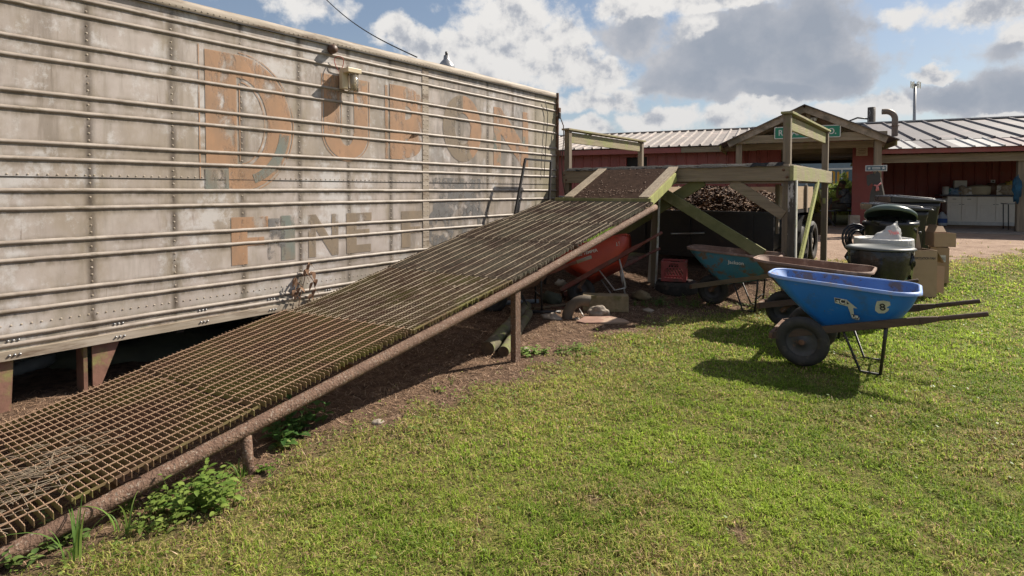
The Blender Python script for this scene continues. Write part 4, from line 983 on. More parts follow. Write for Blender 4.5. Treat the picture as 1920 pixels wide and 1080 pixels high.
m = MB(); m.tube([(0, .2, -.01), (0, .2, -.02), (-.01, .23, -.02)], .008, 6); m.build('hose_nozzle', 'bin_green', t)
def carton(label, loc, rz, w, d, h, flaps=(), text=None, rot=None, closed=False):
    t = thing('cardboard_box', label, 'cardboard box', loc, rz, 'cardboard boxes by the trash cans', rot)
    m = MB(); th = .006
    m.box((0, -d/2, h/2), (w, th, h)); m.box((0, d/2, h/2), (w, th, h)); m.box((-w/2, 0, h/2), (th, d-th, h-.002)); m.box((w/2, 0, h/2), (th, d-th, h-.002)); m.box((0, 0, .006), (w-.01, d-.01, th))
    m.build('box_walls', 'cardboard', t)
    for (side, L_, ang) in flaps:
        if side in 'fb':
            s = -1 if side == 'f' else 1; a = Vector((0, s*d/2, h)); b = a+Vector((0, s*L_*math.cos(R(ang)), L_*math.sin(R(ang)))); m = MB(); m.beam(a, b, w-.01, th)
        else:
            s = -1 if side == 'l' else 1; a = Vector((s*w/2, 0, h)); b = a+Vector((s*L_*math.cos(R(ang)), 0, L_*math.sin(R(ang)))); m = MB(); m.beam(a, b, d-.01, th)
        m.build('flap', 'cardboard', t)
    if text:
        for tx, sz, x, z in text: lettering(tx, sz, 'ink', t, (x, -d/2-.0045, z), (R(90), 0, 0), sx=.72, extrude=.0008, bold=.0006)
    return t
p = W(5.56, 7.95); carton('large open cardboard box printed WORKSTATION FAN standing on the grass', (p.x, p.y, gw(p.x, p.y)), YAW+R(-4), .46, .34, .64, (('b', .30, 74), ('r', .2, -60), ('l', .2, 100)), (('5"  WORKSTATION FAN', .048, .015, .53),))
p = W(6.34, 8.5)
t = carton('tall narrow cardboard box with a white shipping label behind the large one', (p.x, p.y, gw(p.x, p.y)), YAW+R(-30), .22, .28, .52, (), None)
MB().box((.0, -.145, .36), (.14, .004, .10)).build('shipping_label', 'label_white', t)
for k in range(9): pass
m = MB()
for k in range(12): m.box((-.06+.011*k, -.1485, .355), (.003+.003*(k % 3 == 0), .002, .05))
m.build('barcode', 'ink', t)
carton('small open cardboard box stacked on the tall narrow one', (p.x+.02, p.y+.0, gw(p.x, p.y)+.53), YAW+R(-12), .28, .26, .20, (('b', .13, 40), ('l', .13, 110)), None)
p = W(5.93, 7.95); m = MB(); m.beam((0, 0, 0), (.04, .16, .38), .14, .008, (0, 1, 0)); t = tag(m.build('cardboard_sheet', 'cardboard'), 'loose cardboard sheet leaning against the tall narrow box', 'cardboard'); t.location = (p.x, p.y, gw(p.x, p.y)+.01); t.rotation_euler = (0, 0, YAW-R(25))

# ---------------------------------------------------------------- dump trailer with mulch behind the platform
def dump_trailer():
    x0, x1, y0, y1 = -4.45, -2.1, 9.25, 12.4
    t = thing('dump_trailer', 'black steel dump trailer with plywood sides parked behind the platform', 'utility trailer', ((x0+x1)/2, y0, .1))
    Q = Matrix.Translation((-(x0+x1)/2, -y0, -.1)); z0 = .62; zt = 1.16
    m = MB(); m.box(((x0+x1)/2, (y0+y1)/2, z0), (x1-x0, y1-y0, .06), M=Q)
    m.box((x0, (y0+y1)/2, (z0+zt)/2), (.04, y1-y0, zt-z0), M=Q); m.box((x1, (y0+y1)/2, (z0+zt)/2), (.04, y1-y0, zt-z0), M=Q); m.box(((x0+x1)/2, y1, (z0+zt)/2), (x1-x0, .04, zt-z0), M=Q)
    for x in (x0+.5, (x0+x1)/2, x1-.5): m.box((x, (y0+y1)/2, z0-.1), (.08, y1-y0, .14), M=Q)
    m.build('body', 'black_steel', t)
    m = MB(); m.box(((x0+x1)/2, y0-.02, .80), (x1-x0+.04, .05, .72), M=Q)
    for x in (x0+.3, (x0+x1)/2-.1, x1-.3): m.box((x, y0-.06, .80), (.06, .04, .74), M=Q)
    m.box(((x0+x1)/2, y0-.06, 1.15), (x1-x0+.06, .05, .05), M=Q); m.box(((x0+x1)/2, y0-.05, .45), (x1-x0+.06, .05, .05), M=Q)
    m.build('tailgate', 'black_steel', t)
    m = MB(); m.tube([Q @ Vector((x0+.8, y0-.10, .78)), Q @ Vector((x0+1.35, y0-.10, .82))], .018, 8); m.build('latch_bar', 'grey_metal', t)
    for x, nm in ((x0-.0, 0), (x1+.0, 1)):
        m = MB(); m.box((x, (y0+y1)/2+.1, 1.375), (.02, y1-y0-.3, .40), M=Q); m.build('side_board', 'plywood', t)
        for y in (y0+.12, y0+1.2, y0+2.3):
            m = MB(); m.box((x+(.03 if nm else -.03), y, 1.22), (.05, .08, .75), M=Q); m.build('stake', 'lumber_z', t)
    MB().box(Q @ Vector(((x0+x1)/2, y1-.05, 1.375)), (x1-x0, .02, .40)).build('side_board', 'plywood', t)
    for x, s in ((x0-.16, -1), (x1+.16, 1)):
        for y in (y0+1.0, y0+1.85):
            w = MB(); w.lathe([(.20, -.07), (.24, -.10), (.31, -.10), (.345, -.07), (.35, 0), (.345, .07), (.31, .10), (.24, .10), (.20, .07)], 32, 0, Q @ Matrix.Translation((x, y, gw(x, y)+.34)), axis='X'); w = w.build('wheel', 'rubber', t)
            m = MB(); m.lathe([(.21, -.05), (.20, .02*s), (.15, .05*s), (.06, .02*s), (.05, .07*s), (0, .07*s)], 28, 0, Q @ Matrix.Translation((x, y, gw(x, y)+.34)), axis='X'); m.build('wheel_disc', 'grey_grip', w)
        m = MB()
        m.ring_loft([[Q @ Vector((x+dx, y0+1.43+.95*math.cos(R(a))*(1 if abs(math.cos(R(a))) < .99 else 1), gw(x, y0+1.4)+.42+.42*min(1, 1.6*math.sin(R(a))))) for dx in (-.13, .13, .13, -.13)] for a in range(0, 181, 15)]); m.build('fender', 'black_steel', t)
    # mulch heap
    def hz(x, y):
        u = (x-(x0+x1)/2)/((x1-x0)/2); v = (y-y0)/(y1-y0)
        e = max(0, 1-abs(u)**3)*min(1, .25+v*3.4)*min(1, (1-v)*4)
        return 1.02+.56*e*(.82+.3*mnoise.noise(Vector((x*1.3, y*1.3, 2))))+.05*mnoise.noise(Vector((x*6, y*6, 0)))+.02*mnoise.noise(Vector((x*17, y*17, 0)))
    m = MB(); m.grid(lambda u, v: (x0+.03+(x1-x0-.06)*u, y0+.03+(y1-y0-.06)*v, hz(x0+.03+(x1-x0-.06)*u, y0+.03+(y1-y0-.06)*v)), 70, 80)
    h = m.build('mulch_heap', 'mulch'); h['kind'] = 'stuff'; h['label'] = 'heap of brown wood mulch loaded in the dump trailer'; h['category'] = 'mulch'
    N = 9000; Vv = []; Ff = []; Cc = []
    for k in range(N):
        x = rng.uniform(x0+.05, x1-.05); y = y0+.05+(y1-y0-.1)*rng.random()**1.3; z = hz(x, y)+.008
        a = rng.uniform(0, 6.28); L_ = rng.uniform(.015, .05); w_ = rng.uniform(.006, .016); d = Vector((math.cos(a), math.sin(a), rng.uniform(-.5, .7))).normalized()*L_; e = Vector((-d.y, d.x, rng.uniform(-.02, .02))).normalized()*w_; p = Vector((x, y, z))
        o = len(Vv); Vv += [p-d-e, p+d-e, p+d+e, p-d+e]; Ff.append((o, o+1, o+2, o+3)); c = rng.random(); b = (.22, .13, .08) if c > .68 else ((.09, .05, .032) if c > .14 else (.42, .28, .18)); Cc += [b]*4
    ch = nmesh('mulch_chips', Vv, Ff, 'mulch_chip', None, Cc); ch['kind'] = 'stuff'; ch['label'] = 'loose wood chips covering the mulch heap in the dump trailer'; ch['category'] = 'mulch'
dump_trailer()
# ---------------------------------------------------------------- the red metal buildings.  local frame: x along the walls, y away, rotated 13.3 degrees
BR = YAW-R(24); Bm = Matrix.Rotation(BR, 4, 'Z'); Bi = Bm.inverted()
def BL(v): return Bi @ Vector(v)
def PN(px, py, n):             # photo pixel on the plane local y = n, as local coordinates
    a = (px-960)/F; Y = n/(a*math.sin(R(24))+math.cos(R(24))); return BL(P(px, py, Y))
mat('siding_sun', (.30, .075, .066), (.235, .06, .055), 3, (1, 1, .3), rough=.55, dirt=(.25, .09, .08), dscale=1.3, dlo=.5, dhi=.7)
mat('roof_light', (.30, .265, .24), (.235, .205, .185), 2, rough=.6, dirt=(.45, .36, .32), dscale=1.4, dlo=.5, dhi=.7)
mat('roof_grey', (.115, .103, .108), (.085, .075, .08), 2, (1, .5, 1), rough=.6, dirt=(.22, .165, .165), dscale=1.2, dlo=.52, dhi=.7)
mat('roof_white', (.36, .355, .35), (.30, .295, .29), 3, rough=.6)
mat('roof_red', (.16, .105, .11), (.13, .09, .09), 3, rough=.6)
mat('old_duct', (.22, .17, .13), (.13, .09, .07), 9, rough=.5, metal=.2); mat('slab', (.25, .21, .18), (.18, .155, .135), 4, rough=.95, bump=.3)
mat('shade_black', (.015, .013, .012), None, 4); mat('cabinet', (.80, .75, .67), (.72, .67, .6), 5, rough=.6); mat('counter', (.05, .055, .08), None, 7, rough=.5)  # the near-black one paints in shade on openings, soffit and passage
mat('sign_green', (.012, .20, .12), (.010, .17, .10), 4, rough=.4); mat('blue_siding', (.20, .27, .33), (.16, .22, .28), 3, (8, 1, 1), rough=.6)
mat('yellow_paint', (.60, .33, .04), None, 5); mat('grey_board', (.055, .058, .055), (.035, .035, .035), 4, rough=.8); mat('pink', (.55, .20, .20), None, 4)
mat('sign_blue', (.10, .16, .20), None, 8); mat('star_white', (.6, .6, .58), None, 8); mat('paper', (.45, .36, .27), (.34, .26, .18), 26, rough=.8)
def corrug(x0, x1, A, B, pitch=.3, rw=.03, rh=.02, th=.006, vertical=True):
    """Ribbed sheet: ribs run from edge A to edge B. A, B: functions x -> (y, z)."""
    m = MB(); xs = []; x = x0
    while x < x1:
        for dx, h in ((0, 0), (pitch-rw*2.2, 0), (pitch-rw*1.6, rh), (pitch-rw*.6, rh)):
            if x+dx <= x1: xs.append((x+dx, h))
        x += pitch
    xs.append((x1, 0)); vs = []
    for x, h in xs:
        (ya, za), (yb, zb) = A(x), B(x); d = Vector((0, yb-ya, zb-za)).normalized(); nn = Vector((0, -d.z, d.y)); nn = nn if vertical or nn.z > 0 else -nn
        for (yy, zz) in ((ya, za), (yb, zb)):
            p = Vector((x, yy, zz)); vs.append(p+nn*h)
        for (yy, zz) in ((yb, zb), (ya, za)): vs.append(Vector((x, yy, zz))-nn*th)
    fs = []
    for i in range(len(xs)-1):
        o = i*4; q = o+4
        fs += [(o, q, q+1, o+1), (o+1, q+1, q+2, o+2), (o+2, q+2, q+3, o+3), (o+3, q+3, q, o)]
    n = len(xs)*4; fs += [(0, 1, 2, 3), (n-1, n-2, n-3, n-4)]
    m.add(vs, fs); return m
def boxl(p0, p1): p0, p1 = Vector(p0), Vector(p1); return ((p0+p1)/2), (abs(p1.x-p0.x), abs(p1.y-p0.y), abs(p1.z-p0.z))
def bx(name, p0, p1, mt, t, bevel=.004): c, d = boxl(p0, p1); return MB().box(c-Vector(t['org']), d).build(name, mt, t, bevel=bevel)
def bthing(name, label, cat, org, group=None):
    o = Vector(org); t = thing(name, label, cat, Bm @ o, BR, group); t['org'] = tuple(o); return t
FL = .47
def left_wing():
    t = bthing('metal_shed', 'long red metal-sided shed with pale ribbed roof behind the platform', 'shed', (-5, 18.3, FL))
    O = -Vector(t['org'])
    x0, x1 = -12.0, .55; zt = 2.78
    wins = [(-8.6, -7.2, 1.4, 2.50), (PN(1173, 300, 18.3).x, PN(1214, 300, 18.3).x, 1.30, 2.56), (-6.9+0, -5.2, .5, 2.5)]
    xa, xb = wins[1][0], wins[1][1]
    left_x = PN(1046, 300, 18.3).x
    T = Matrix.Translation(O)
    def wallpart(a, b, z0, z1):
        m = corrug(a, b, lambda x: (18.3, z0), lambda x: (18.3, z1), .30, .028, .022)
        m.v = [tuple(T @ Vector(v)) for v in m.v]; m.build('wall_panel', 'siding_sun', t)
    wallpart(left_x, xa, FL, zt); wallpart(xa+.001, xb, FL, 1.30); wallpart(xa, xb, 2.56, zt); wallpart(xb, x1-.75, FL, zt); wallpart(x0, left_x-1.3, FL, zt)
    for a, b, z0, z1 in ((xa, xb, 1.30, 2.56), (left_x-1.3, left_x, FL, 2.5)):
        bx('opening', (a, 18.42, z0), (b, 18.5, z1), 'shade_black', t, 0)  # near-black sheet fills each opening, standing in for the shade inside
        for p0, p1 in (((a-.03, 18.27, z0), (a+.02, 18.40, z1)), ((b-.02, 18.27, z0), (b+.03, 18.40, z1))): bx('opening_frame', p0, p1, 'siding_sun', t)
    m = corrug(x0, 0.9, lambda x: (17.85, 2.83), lambda x: (22.6, 3.74), .30, .035, .05, vertical=False); m.v = [tuple(T @ Vector(v)) for v in m.v]; m.build('roof', 'roof_light', t)
    m = corrug(x0, 0.9, lambda x: (27.3, 2.83), lambda x: (22.6, 3.74), .30, .035, .05, vertical=False); m.v = [tuple(T @ Vector(v)) for v in m.v]; m.build('roof', 'roof_light', t)
    bx('ridge_cap', (x0, 22.45, 3.735), (.9, 22.75, 3.78), 'roof_light', t)
    bx('fascia', (x0, 17.9, 2.64), (-2.4, 17.94, 2.80), 'siding_sun', t); bx('fascia', (-2.39, 17.9, 2.64), (-.3, 17.94, 2.80), 'lumber_x', t)
    bx('back_wall', (x0, 26.9, FL), (x1, 27, 2.8), 'siding_sun', t); bx('floor', (x0, 18.45, FL-.1), (x1, 26.9, FL), 'slab', t); bx('soffit', (x0, 17.96, 2.77), (x1-.8, 18.28, 2.79), 'shade_black', t)
left_wing()
def gable_porch():
    n = 16.0; ap = PN(1505, 197, n); lt = PN(1368, 256, n); rt = PN(1657, 252, n)
    cx = ap.x; hw = (rt.x-lt.x)/2; ze = (lt.z+rt.z)/2-.04; za = ap.z
    t = bthing('gable_porch', 'weathered timber gable porch roof at the middle of the red buildings', 'porch', (cx, n, FL))
    O = Vector(t['org']); Q = Matrix.Translation(-O); y1 = 20.5
    sl = (za-ze)/hw
    for s in (-1, 1):
        e = (cx+s*(hw+.0), ze); 
        m = corrug(n-.05, y1, lambda y: (0, 0), lambda y: (0, 0)) if False else MB()
        # roof sheet
        p = [(cx, n-.12, za), (cx, y1, za), (cx+s*(hw+.28), y1, za-sl*(hw+.28)), (cx+s*(hw+.28), n-.12, za-sl*(hw+.28))]
        m.add([Q @ Vector(q) for q in p]+[Q @ (Vector(q)+Vector((0, 0, -.02))) for q in p], [(0, 1, 2, 3), (7, 6, 5, 4), (0, 3, 7, 4), (1, 5, 6, 2), (2, 6, 7, 3), (0, 4, 5, 1)])
        m.build('roof', 'roof_grey', t)
        MB().beam(Q @ Vector((cx, n-.03, za-.10)), Q @ Vector((cx+s*(hw+.05), n-.03, za-.10-sl*(hw+.05))), .035, .17).build('barge_board', 'lumber', t, bevel=.004)
        for y in (17.2, 18.4, 19.6): MB().beam(Q @ Vector((cx, y, za-.09)), Q @ Vector((cx+s*(hw+.2), y, za-.09-sl*(hw+.2))), .035, .12).build('rafter', 'lumber', t)
        m = MB(); m.box(Q @ Vector((cx+s*(hw+.24), (n+y1)/2, za-sl*(hw+.24)-.09)), (.03, y1-n, .12)); m.build('fascia', 'lumber_y', t)
    zb = PN(1520, 258, n).z
    bx('tie_beam', (lt.x+.05, n+.01, zb-.10), (rt.x+.05, n+.05, zb+.10), 'lumber_x', t)
    bx('tie_beam', (lt.x+.1, n+.9, zb-.22), (rt.x-.1, n+.94, zb-.05), 'lumber_x', t)
    xl = PN(1384, 300, n).x; xr = PN(1646, 300, n).x
    for x in (xl, xr): bx('post', (x-.075, n+.08, FL-.05), (x+.075, n+.22, zb+.1), 'lumber_z', t)
    for x in (-.12, .10): bx('king_post', (cx+x-.045, n+.06, zb+.1), (cx+x+.045, n+.10, za-.1-sl*.12), 'lumber_z', t)
    # green street name board screwed to the tie beam
    a = PN(1450, 248, n-.02); b = PN(1574, 248, n-.02)
    sg = bthing('street_sign', 'green street name sign with white letters hung on the gable tie beam', 'sign', ((a.x+b.x)/2, n-.03, (PN(1512, 236, n).z+PN(1512, 260, n).z)/2))
    w = b.x-a.x; h = .30; rot = .012
    m = MB(); pts = rrect(-w/2, w/2, h/2, h/2, .03, 5); m.add([(x, -.005, y) for x, y in pts]+[(x, .005, y) for x, y in pts], [tuple(range(len(pts))), tuple(range(len(pts), 2*len(pts)))[::-1]]+[(i, len(pts)+i, len(pts)+(i+1) % len(pts), (i+1) % len(pts)) for i in range(len(pts))]); m.build('border', 'label_white', sg)
    m = MB(); pts = rrect(-w/2+.02, w/2-.02, h/2-.02, h/2-.02, .02, 5); m.add([(x, -.008, y) for x, y in pts], [tuple(range(len(pts)))]); m.build('panel', 'sign_green', sg)
    lettering('RYLANDE   C.O.', .205, 'label_white', sg, (0, -.011, -.005), (R(90), 0, 0), sx=.87, bold=.003); sg.rotation_euler = (0, 0, BR); sg.rotation_euler[1] = 0
    # small lamps under the gable
    for k, px in enumerate((1518, 1526)):
        c = PN(px, 225, n+.15); l = bthing('flood_lamp', ['left bare flood lamp under the gable peak', 'right bare flood lamp under the gable peak'][k], 'lamp', c)
        m = MB(); m.lathe([(.01, -.04), (.03, -.03), (.055, .05), (.0, .055)], 14); m.build('bulb', 'label_white', l); m = MB(); m.tube([(0, 0, -.04), (0, 0, -.09), (0, .05, -.12)], .012, 6); m.build('socket', 'grey_metal', l)
gable_porch()
def right_wing():
    n = 21.9; E0 = 17.9
    t = bthing('barn', 'red metal-sided barn with open porch and grey ribbed metal roof', 'barn', (8, n, FL))
    O = -Vector(t['org']); T = Matrix.Translation(O)
    def cw(name, m, mt): m.v = [tuple(T @ Vector(v)) for v in m.v]; return m.build(name, mt, t)
    xo0 = .35; xo1 = PN(1597, 350, 18.3).x; xr = PN(1643, 300, 18.3).x; x9 = 15.0
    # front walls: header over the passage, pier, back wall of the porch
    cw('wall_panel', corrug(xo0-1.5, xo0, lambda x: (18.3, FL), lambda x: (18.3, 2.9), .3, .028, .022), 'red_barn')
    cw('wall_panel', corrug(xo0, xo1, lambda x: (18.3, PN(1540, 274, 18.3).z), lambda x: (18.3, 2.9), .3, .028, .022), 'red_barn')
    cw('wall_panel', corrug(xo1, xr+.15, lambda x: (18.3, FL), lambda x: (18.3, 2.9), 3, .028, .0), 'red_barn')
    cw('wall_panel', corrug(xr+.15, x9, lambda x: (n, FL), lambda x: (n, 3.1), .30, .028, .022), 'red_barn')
    bx('side_wall', (xr+.10, 18.32, FL), (xr+.15, n, 3.1), 'red_barn', t, 0); bx('side_wall', (3.4, n+.05, FL), (3.45, 27.8, 2.6), 'red_barn', t, 0)
    bx('side_wall', (xo0-.6, 18.33, FL), (xo0-.55, 24, 2.6), 'shade_black', t, 0)
    bx('back_wall', (3.45, 27.8, FL), (x9, 27.9, 2.7), 'red_barn', t, 0); bx('end_wall', (x9, 18, FL), (x9+.1, 27.9, 2.7), 'red_barn', t, 0)
    # passage: low rafters and slats catching light
    for k in range(6): bx('passage_rafter', (xo0-.55, 19+k*.85, 2.58), (3.0, 19.08+k*.85, 2.74), 'lumber_x', t)
    for k in range(5): bx('passage_purlin', (xo0-.4+k*.42, 18.5, 2.75), (xo0-.34+k*.42, 24, 2.80), 'lumber_y', t)
    bx('rear_header', (xo0-.6, 24.0, 2.5), (3.4, 24.06, 3.0), 'shade_black', t)
    # roofs
    za, zb = 2.60, PN(1760, 227, 24.6).z
    sl = (zb-za)/(24.6-E0); z2 = za+sl*1.55
    xL = PN(1652, 283, E0).x-.15
    cuts = [(xL, PN(1728, 276, E0).x, 'roof_white'), (PN(1728, 276, E0).x, PN(1800, 275, E0).x, 'roof_grey'), (PN(1800, 275, E0).x, PN(1885, 275, E0).x, 'roof_white'), (PN(1885, 275, E0).x, x9+.5, 'roof_red')]
    for a, b, mt in cuts: cw('roof_panel', corrug(a, b, lambda x: (E0, za), lambda x: (E0+1.6, za+sl*1.6), .30, .03, .035, vertical=False), mt)
    cw('roof', corrug(xL, x9+.5, lambda x: (E0+1.55, z2+.012), lambda x: (24.6, zb), .60, .035, .055, vertical=False), 'roof_grey')
    cw('roof', corrug(-.6, xL, lambda x: (21, za+sl*3.1), lambda x: (24.6, zb), .60, .035, .055, vertical=False), 'roof_grey')
    cw('roof', corrug(3.4, x9+.5, lambda x: (30, za), lambda x: (24.6, zb), .60, .035, .055, vertical=False), 'roof_grey')
    bx('ridge_cap', (-.6, 24.45, zb), (x9+.5, 24.75, zb+.05), 'roof_white', t)
    bx('fascia', (xL+.1, E0+.06, za-.13), (x9+.4, E0+.10, za-.01), 'siding_sun', t)
    for k in range(14): bx('eave_rafter', (xL+.6+k*.95, E0+.12, za-.12), (xL+.64+k*.95, n, za-.0), 'lumber_y', t)
    bx('porch_beam', (xr-.05, E0+.3, 2.24), (x9+.4, E0+.345, 2.45), 'lumber_x', t)
    px_ = PN(1916, 300, E0+.3).x
    for x in (px_, px_+3.2): bx('post', (x-.07, E0+.36, FL), (x+.09, E0+.50, 2.46), 'lumber_z', t)
    bx('porch_slab', (xL-3.6, E0-.35, FL-.25), (x9+.5, n+6, FL-.002), 'slab', t, .01)
    # roof fittings
    c = PN(1675, 262, 20.6); e = bthing('exhaust_pipe', 'bent metal exhaust pipe rising through the barn roof', 'pipe', (c.x, 20.6, c.z))
    pts = [(0, 0, -.5), (0, 0, .62)]+[(-.24+.24*math.cos(R(a)), 0, .62+.24*math.sin(R(a))) for a in range(10, 91, 10)]+[(-.34, 0, .86)]
    m = MB(); m.tube(pts, .085, 16, caps=False); m.tube([(-.33, 0, .86), (-.335, 0, .86)], .08, 16); m.build('duct', 'old_duct', e)
    m = MB(); m.lathe([(.09, .40), (.12, .405), (.12, .42), (.09, .425)], 20); m.build('collar', 'rust', e)
right_wing()
def far_bits():
    # weathered pole with a lamp arm behind the gable
    c = PN(1631, 250, 24.9); t = bthing('wooden_pole', 'short weathered wooden pole with a bent lamp arm rising behind the gable roof', 'pole', (c.x, 24.9, FL))
    h = PN(1631, 202, 24.9).z-FL
    MB().tube([(0, 0, 0), (0, 0, h)], [.15, .13], 12).build('pole_shaft', 'bark_post', t)
    m = MB(); m.tube([(-.1, 0, h-.42), (-.45, 0, h-.36), (-.75, 0, h-.22) if False else (-.8, 0, h-.50), (-.92, 0, h-.75)], .03, 8); m.build('lamp_arm', 'black_steel', t)
    # telecom mast
    Y = 150; a = P(1711, 225, Y); t = thing('telecom_mast', 'tall distant telecom mast with antenna cluster above the barn roof', 'mast', (a.x, a.y, 0), YAW)
    top = P(1713, 158, Y).z
    MB().tube([(0, 0, 0), (0, 0, top)], [.45, .32], 12).build('mast_shaft', 'grey_metal', t)
    m = MB(); m.tube([(-1.15, 0, top-.3), (1.15, 0, top-.3)], .09, 6)
    for k in range(5): m.tube([(-.6+.3*k, .4, top-.3), (-.6+.3*k, -.4, top-.3)], .06, 6)
    m.build('antenna_frame', 'grey_metal', t)
    for x in (-1.2, -.8, -.45, .45, .85, 1.25): MB().box((x, -.2, top-.35+.1*math.sin(x*9)), (.2, .16, 1.7)).build('antenna', 'cabinet', t, bevel=.02)
    # notice, star sign, animal cutout on and beside the pier
    c = PN(1614, 284, 18.22); t = bthing('notice_board', 'small faded notice sign screwed to the red pier wall', 'sign', (c.x, 18.2, c.z))
    MB().box((0, 0, 0), (.27, .012, .24)).build('panel', 'paper', t)
    for k in range(4): MB().box((0, -.008, .07-.045*k), (.19-.03*(k % 2), .003, .012)).build('text_line', 'handle_wood', t)
    c = PN(1643, 315, 15.9); t = bthing('star_sign', 'small pale metal sign with stars and a dark banner on the porch post', 'sign', (c.x, 16.0, c.z))
    MB().box((0, 0, 0), (.44, .012, .14)).build('panel', 'star_white', t, bevel=.004); MB().box((0, -.008, 0), (.40, .004, .105)).build('field', 'sign_blue', t)
    for s in (-1, 1):
        m = MB(); m.add([(s*.145+(.045 if k % 2 == 0 else .019)*math.sin(k*math.pi/5), -.012, (.045 if k % 2 == 0 else .019)*math.cos(k*math.pi/5)) for k in range(10)], [tuple(range(10))]); m.build('star', 'star_white', t)
    MB().box((0, -.012, 0), (.16, .003, .05)).build('banner', 'star_white', t); MB().box((0, -.015, 0), (.14, .002, .012)).build('banner_text', 'sign_blue', t)
    pts = [(1624, 329), (1631, 326), (1640, 325), (1644, 320), (1649, 325), (1650, 335), (1653, 350), (1658, 372), (1657, 410), (1629, 410), (1629, 385), (1632, 360), (1637, 347), (1634, 343), (1628, 349), (1625, 345)]
    Vv = [PN(x, y, 15.7) for x, y in pts]; c = Vector((Vv[8].x, 15.7, FL)); t = bthing('animal_cutout', 'flat dark painted animal-shaped board with a pink ribbon standing against the porch post', 'cutout', c)
    m = MB(); k = len(Vv); m.add([v-c+Vector((0, d, 0)) for d in (0, .018) for v in Vv], [tuple(range(k))[::-1], tuple(range(k, 2*k))]+[(i, (i+1) % k, k+(i+1) % k, k+i) for i in range(k)]); m.build('board', 'grey_board', t)
    m = MB(); r = [PN(x, y, 15.66)-c for x, y in ((1638, 347), (1645, 348), (1652, 343))]; m.tube(r, .02, 6); r = [PN(x, y, 15.66)-c for x, y in ((1644, 348), (1643, 358))]; m.tube(r, .02, 6); r = [PN(x, y, 15.66)-c for x, y in ((1645, 348), (1647, 357))]; m.tube(r, .015, 6); m.build('ribbon', 'pink', t)
    m = MB(); m.beam(PN(1650, 333, 15.8)-c, PN(1660, 378, 15.8)-c, .03, .03); m.build('edge_strip', 'white_board', t)
far_bits()
def counter():
    n = 21.0; z0 = FL
    a = PN(1777, 400, n).x; b = PN(1913, 400, n).x; w = b-a; zt = PN(1845, 366, n).z
    h = zt-z0; t = bthing('base_cabinet', 'white kitchen base cabinets with dark counter against the red porch wall', 'cabinet', ((a+b)/2, n+.35, z0))
    MB().box((0, .0, h/2-.02), (w, .56, h-.04)).build('carcass', 'cabinet', t, bevel=.004)
    MB().box((-.05, -.0, h), (w+.28, .64, .04)).build('countertop', 'counter', t, bevel=.004)
    MB().box((0, -.285, .055), (w-.02, .012, .10)).build('plinth', 'star_white', t)
    xs = [-w/2, -w/2+w*.205, -w/2+w*.42, -w/2+w*.68, w/2-.06]
    for i, (p, q) in enumerate(zip(xs, xs[1:])):
        m = MB(); cx = (p+q)/2; ww = q-p-.02
        d = MB(); d.box((cx, -.292, .14+(h-.36)/2), (ww, .018, h-.36)); d = d.build('door', 'cabinet', t, bevel=.003)
        m = MB(); m.box((cx, -.303, .14+(h-.36)/2), (ww-.16, .008, h-.52)); m.build('door_panel', 'cabinet', d, bevel=.006)
        MB().box((p+.04 if i % 2 else q-.04, -.31, h-.27), (.05, .014, .012)).build('handle', 'black_steel', d)
        dr = MB().box((cx, -.292, h-.115), (ww, .018, .15)).build('drawer', 'cabinet', t, bevel=.003)
        if i < 2: MB().box((cx, -.308, h-.115), (.09, .014, .014)).build('handle', 'black_steel', dr)
    top = zt+.02
    def at(px): return PN(px, 366, n+.12).x
    def item(name, lb, cat, px, mt, fn, group='things on the porch counter'):
        t = bthing(name, lb, cat, (at(px), n+.2, top), group); o = fn(MB()).build('body', mt, t); return t
    cyl = lambda r, h, n=18: (lambda m: m.lathe([(0, 0), (r*.92, 0), (r, h*.1), (r, h), (r*.93, h), (r*.9, h*.1), (0, h*.08)], n))
    mat('teal_plastic', (.02, .22, .18), None, 5); mat('blue_plastic', (.05, .14, .30), (.3, .4, .5), 20); mat('cream_enamel', (.48, .44, .33), (.40, .36, .27), 5, rough=.4); mat('green_glass', (.02, .04, .02), None, 5, rough=.15); mat('bag_mixed', (.45, .40, .33), (.2, .15, .1), 16); mat('yellow_bag', (.55, .42, .06), (.4, .3, .1), 9); mat('jug', (.55, .6, .65), (.45, .5, .55), 6, rough=.3, transl=.3); mat('jug_label', (.04, .10, .30), None, 5)
    item('white_bucket', 'white plastic tub at the left end of the counter', 'tub', 1774, 'star_white', cyl(.085, .24))
    item('green_cup', 'small dark green cup right of the white tub', 'cup', 1781, 'teal_plastic', cyl(.05, .19))
    item('blue_bag', 'blue and white snack bag slumped on the counter', 'bag', 1797, 'blue_plastic', lambda m: m.blob((0, 0, .09), (.24, .14, .12), 3, .7, 10, freq=2))
    item('metal_tin', 'pale square tin standing behind the blue bag', 'tin', 1803, 'star_white', lambda m: m.box((0, .12, .22), (.30, .18, .40)))
    item('white_carton', 'low white carton with a lilac cloth on top', 'carton', 1815, 'star_white', lambda m: m.box((0, -.05, .10), (.36, .22, .2)))
    item('brown_bag', 'brown paper bag between tin and carton', 'bag', 1807, 'bag_mixed', lambda m: m.blob((0, -.1, .1), (.16, .12, .14), 6, .6, 9, freq=2))
    p = item('cooking_pot', 'large cream enamel cooking pot with lid on the counter', 'pot', 1837, 'cream_enamel', lambda m: m.lathe([(0, 0), (.24, 0), (.27, .05), (.28, .22), (.285, .23), (.20, .27), (.05, .29), (0, .29)], 28))
    for s in (-1, 1): MB().box((s*.30, 0, .17), (.06, .08, .025)).build('handle', 'black_steel', p)
